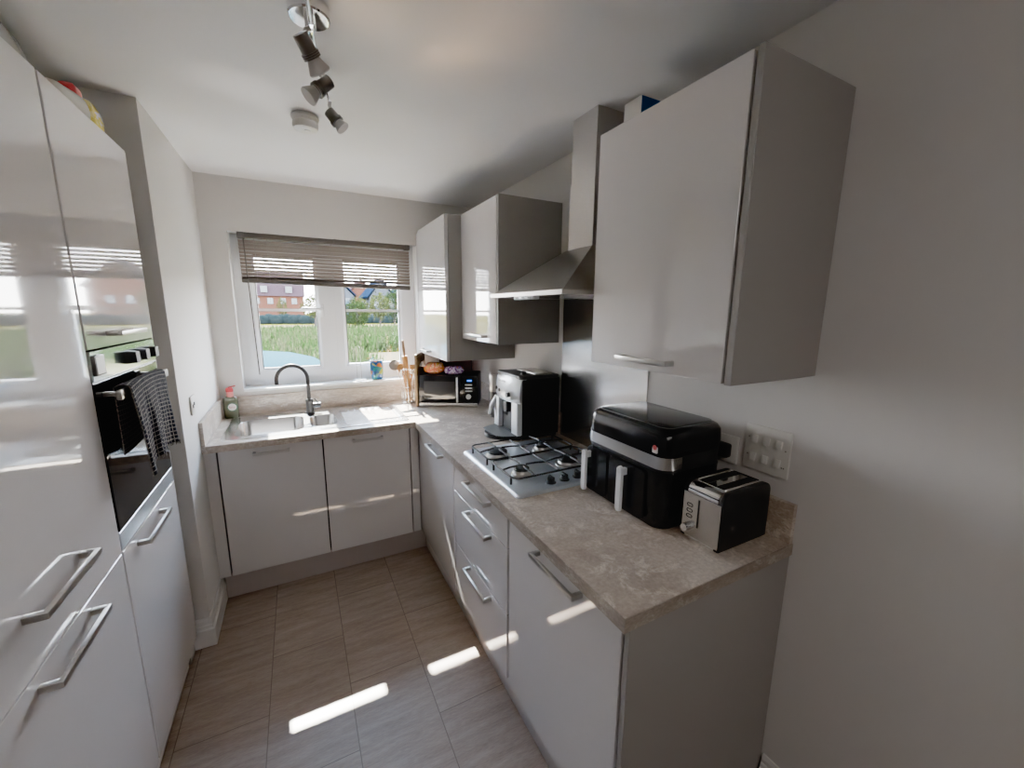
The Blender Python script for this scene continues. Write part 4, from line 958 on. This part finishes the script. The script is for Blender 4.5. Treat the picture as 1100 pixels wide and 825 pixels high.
def house(x0, x1, y, ze, zr, wallm, roofm, label):
    t = thing('gabled_house', ((x0 + x1) / 2, y, -.15), label, 'building', 'gabled houses beyond the meadow')
    xm = (x0 + x1) / 2
    MB().prism([(x0, -.15), (x1, -.15), (x1, ze), (xm, zr), (x0, ze)], y, y + 8, 'y').build('wall', wallm, t, smooth=0)
    MB().prism([(x0 - .3, ze - .1), (xm, zr + .1), (x1 + .3, ze - .1), (x1 + .3, ze + .1), (xm, zr + .35), (x0 - .3, ze + .1)], y - .3, y + 8.3, 'y').build('roof', roofm, t, smooth=0)
    for dx in (-.9, .9):
        f = MB().box(xm + dx - .4, xm + dx + .4, y - .06, y, 2.0, 3.0).build('window', 'extwhite', t, smooth=0); MB().box(xm + dx - .32, xm + dx + .32, y - .08, y - .06, 2.08, 2.92).build('pane', 'extglass', f, smooth=0)
house(1.9, 5.7, 55, 3.3, 5.3, 'cladding', 'slate', 'dark blue clad gabled house at the left of the right pane')
house(7.6, 10.9, 55, 3.2, 5.4, 'cladding', 'slate', 'dark blue clad gabled house at the right, behind the tall tree')
house(6.0, 12.5, 74, 3.4, 6.4, 'brick', 'rooftile', 'pink brick house between the two dark gabled houses')
house(13, 19, 62, 4, 7, 'brick', 'slate', 'pink brick house with slate roof furthest right') 
# parked car just outside
car = thing('parked_car', (-2.9, 2.9, -.15), 'pale blue car parked outside, bonnet showing at the bottom of the left pane', 'car')
cx0, cx1, cyA, cyB = -5.0, -.82, 2.05, 3.75
prof = [(cx0, .25), (cx0, .78), (cx0 + .15, .98), (cx0 + 2.75, 1.04), (cx1 - 1.0, 1.03), (cx1 - .6, .99), (cx1 - .28, .90), (cx1 - .05, .72), (cx1, .45), (cx1 - .05, .15), (cx1 - .5, .1), (cx0 + .3, .1)]
rg = []
for q, (ys_, sc_) in enumerate(((0, .93), (.06, .985), (.3, 1.02), (.5, 1.03), (.7, 1.02), (.94, .985), (1, .93))):
    yy = cyA + (cyB - cyA) * ys_; rg.append([(x, yy, .1 + (z - .1) * sc_) for x, z in prof])
MB().loft(rg).build('body', 'carpaint', car, smooth=40)
gp = [(cx0 + .2, 1.0), (cx0 + .55, 1.44), (cx0 + 1.7, 1.47), (cx1 - 1.25, 1.03)]
MB().loft([[(x, cyA + .12 + (z - 1.0) * .3, z) for x, z in gp], [(x, cyB - .12 - (z - 1.0) * .3, z) for x, z in gp]]).build('windows', 'carglass', car, smooth=0)
MB().box(cx0 + .6, cx0 + 1.75, cyA + .27, cyB - .27, 1.45, 1.485, .015).build('roof', 'carpaint', car)
for x in (cx0 + .75, cx1 - .8):
    for y in (cyA + .1, cyB - .1): MB().cone((x, y - .1, .16), (x, y + .1, .16), .31, seg=28).build('wheel', 'tyre', car)
MB().cone((cx1 - 1.2, cyA + .4, 1.065), (cx1 - 1.1, cyB - .5, 1.07), .012, seg=6).build('wiper', 'black', car)

# ------------------------------------------------------------------ light
wd = bpy.data.worlds.new('sky'); sc.world = wd; wd.use_nodes = True; nt = wd.node_tree; bgn = nt.nodes['Background']
tc = N(nt, 'ShaderNodeTexCoord'); sx_ = N(nt, 'ShaderNodeSeparateXYZ'); nt.links.new(tc.outputs['Generated'], sx_.inputs[0])
cr = N(nt, 'ShaderNodeValToRGB'); nt.links.new(sx_.outputs['Z'], cr.inputs[0])
cr.color_ramp.elements[0].position = .0; cr.color_ramp.elements[0].color = (.93, .88, .88, 1); cr.color_ramp.elements[1].position = .6; cr.color_ramp.elements[1].color = (.50, .68, 1.0, 1)
nt.links.new(cr.outputs[0], bgn.inputs[0]); bgn.inputs[1].default_value = 15
def lamp(kind, name, loc, energy, color, **k):
    l = bpy.data.lights.new(name, kind); l.energy = energy; l.color = color
    for a, v in k.items(): setattr(l, a, v)
    o = bpy.data.objects.new(name, l); COL.objects.link(o); o.location = loc; return o
sun = lamp('SUN', 'sun', (0, 6, 8), 40, (1, .95, .86), angle=math.radians(.6))
sun.rotation_euler = V((.05, -.975, -1.0)).to_track_quat('-Z', 'Y').to_euler()
a = lamp('AREA', 'room_fill', (-1.2, -4.3, 2.30), 3.6, (1, .96, .92), shape='RECTANGLE', size=1.6, size_y=1.0)
a.rotation_euler = (math.radians(25), 0, 0)
def glint(name, src, dst, e, deg, col, blend=.8, size=.01):
    o = lamp('SPOT', name, src, e, col, spot_size=math.radians(deg), spot_blend=blend, shadow_soft_size=size)
    o.rotation_euler = (V(dst) - V(src)).to_track_quat('-Z', 'Y').to_euler(); return o
src = (-.95, -.48, .96)  # spot lamps added above the drainer, imitating sun bounced off the steel
for dst, e, deg, colr in (((-.80, -1.86, H), 6, 17, (1, .62, .34)), ((-.81, -1.78, H), 8, 5, (1, .60, .30)), ((-.86, -1.755, H), 6, 4, (1, .62, .32)), ((-.75, -1.82, H), 6, 4, (1, .6, .3)),
                          ((-.72, -1.95, H), 5, 9, (1, .62, .34)), ((-.84, -1.96, H), 4, 9, (1, .62, .34)), ((-1.05, -1.86, H), 6, 7, (1, .66, .38)), ((-1.12, -1.95, H), 6, 9, (1, .66, .38)),
                          ((-.82, -1.20, H), 3.5, 5, (1, .95, .9)), ((-.64, -1.20, H), 2, 3.4, (1, .95, .9)), ((-1.42, -1.25, H), 7, 10, (1, .95, .9)), ((-1.30, -1.12, H), 4, 7, (1, .95, .9))):
    glint('added_sink_glint', src, dst, e, deg, colr, 1.0, .006)
# ------------------------------------------------------------------ camera
cam = bpy.data.cameras.new('camera'); co = bpy.data.objects.new('camera', cam); COL.objects.link(co)
cam.sensor_width = 36; cam.lens = 14.2641; cam.clip_start = .02; cam.clip_end = 400
R_ = V((.88540297, -.46476036, .00770653)); U_ = V((.07622869, .16153636, .98391828)); F_ = V((.4585311, .87057671, -.17845285))
co.matrix_world = Matrix(((R_.x, U_.x, -F_.x, -1.29819), (R_.y, U_.y, -F_.y, -3.15784), (R_.z, U_.z, -F_.z, 1.60710), (0, 0, 0, 1)))
sc.camera = co
# internal helper values are not part of the scene description
for o in bpy.data.objects:
    if '_c' in o: del o['_c']
sc.view_settings.view_transform = 'AgX'; sc.view_settings.look = 'AgX - Punchy'
sc.view_settings.exposure = 2.05
sc.view_settings.gamma = 1.55
sc.cycles.max_bounces = 12; sc.cycles.diffuse_bounces = 6; sc.cycles.glossy_bounces = 5; sc.cycles.transparent_max_bounces = 12
sc.cycles.use_denoising = True; sc.cycles.sample_clamp_indirect = 6
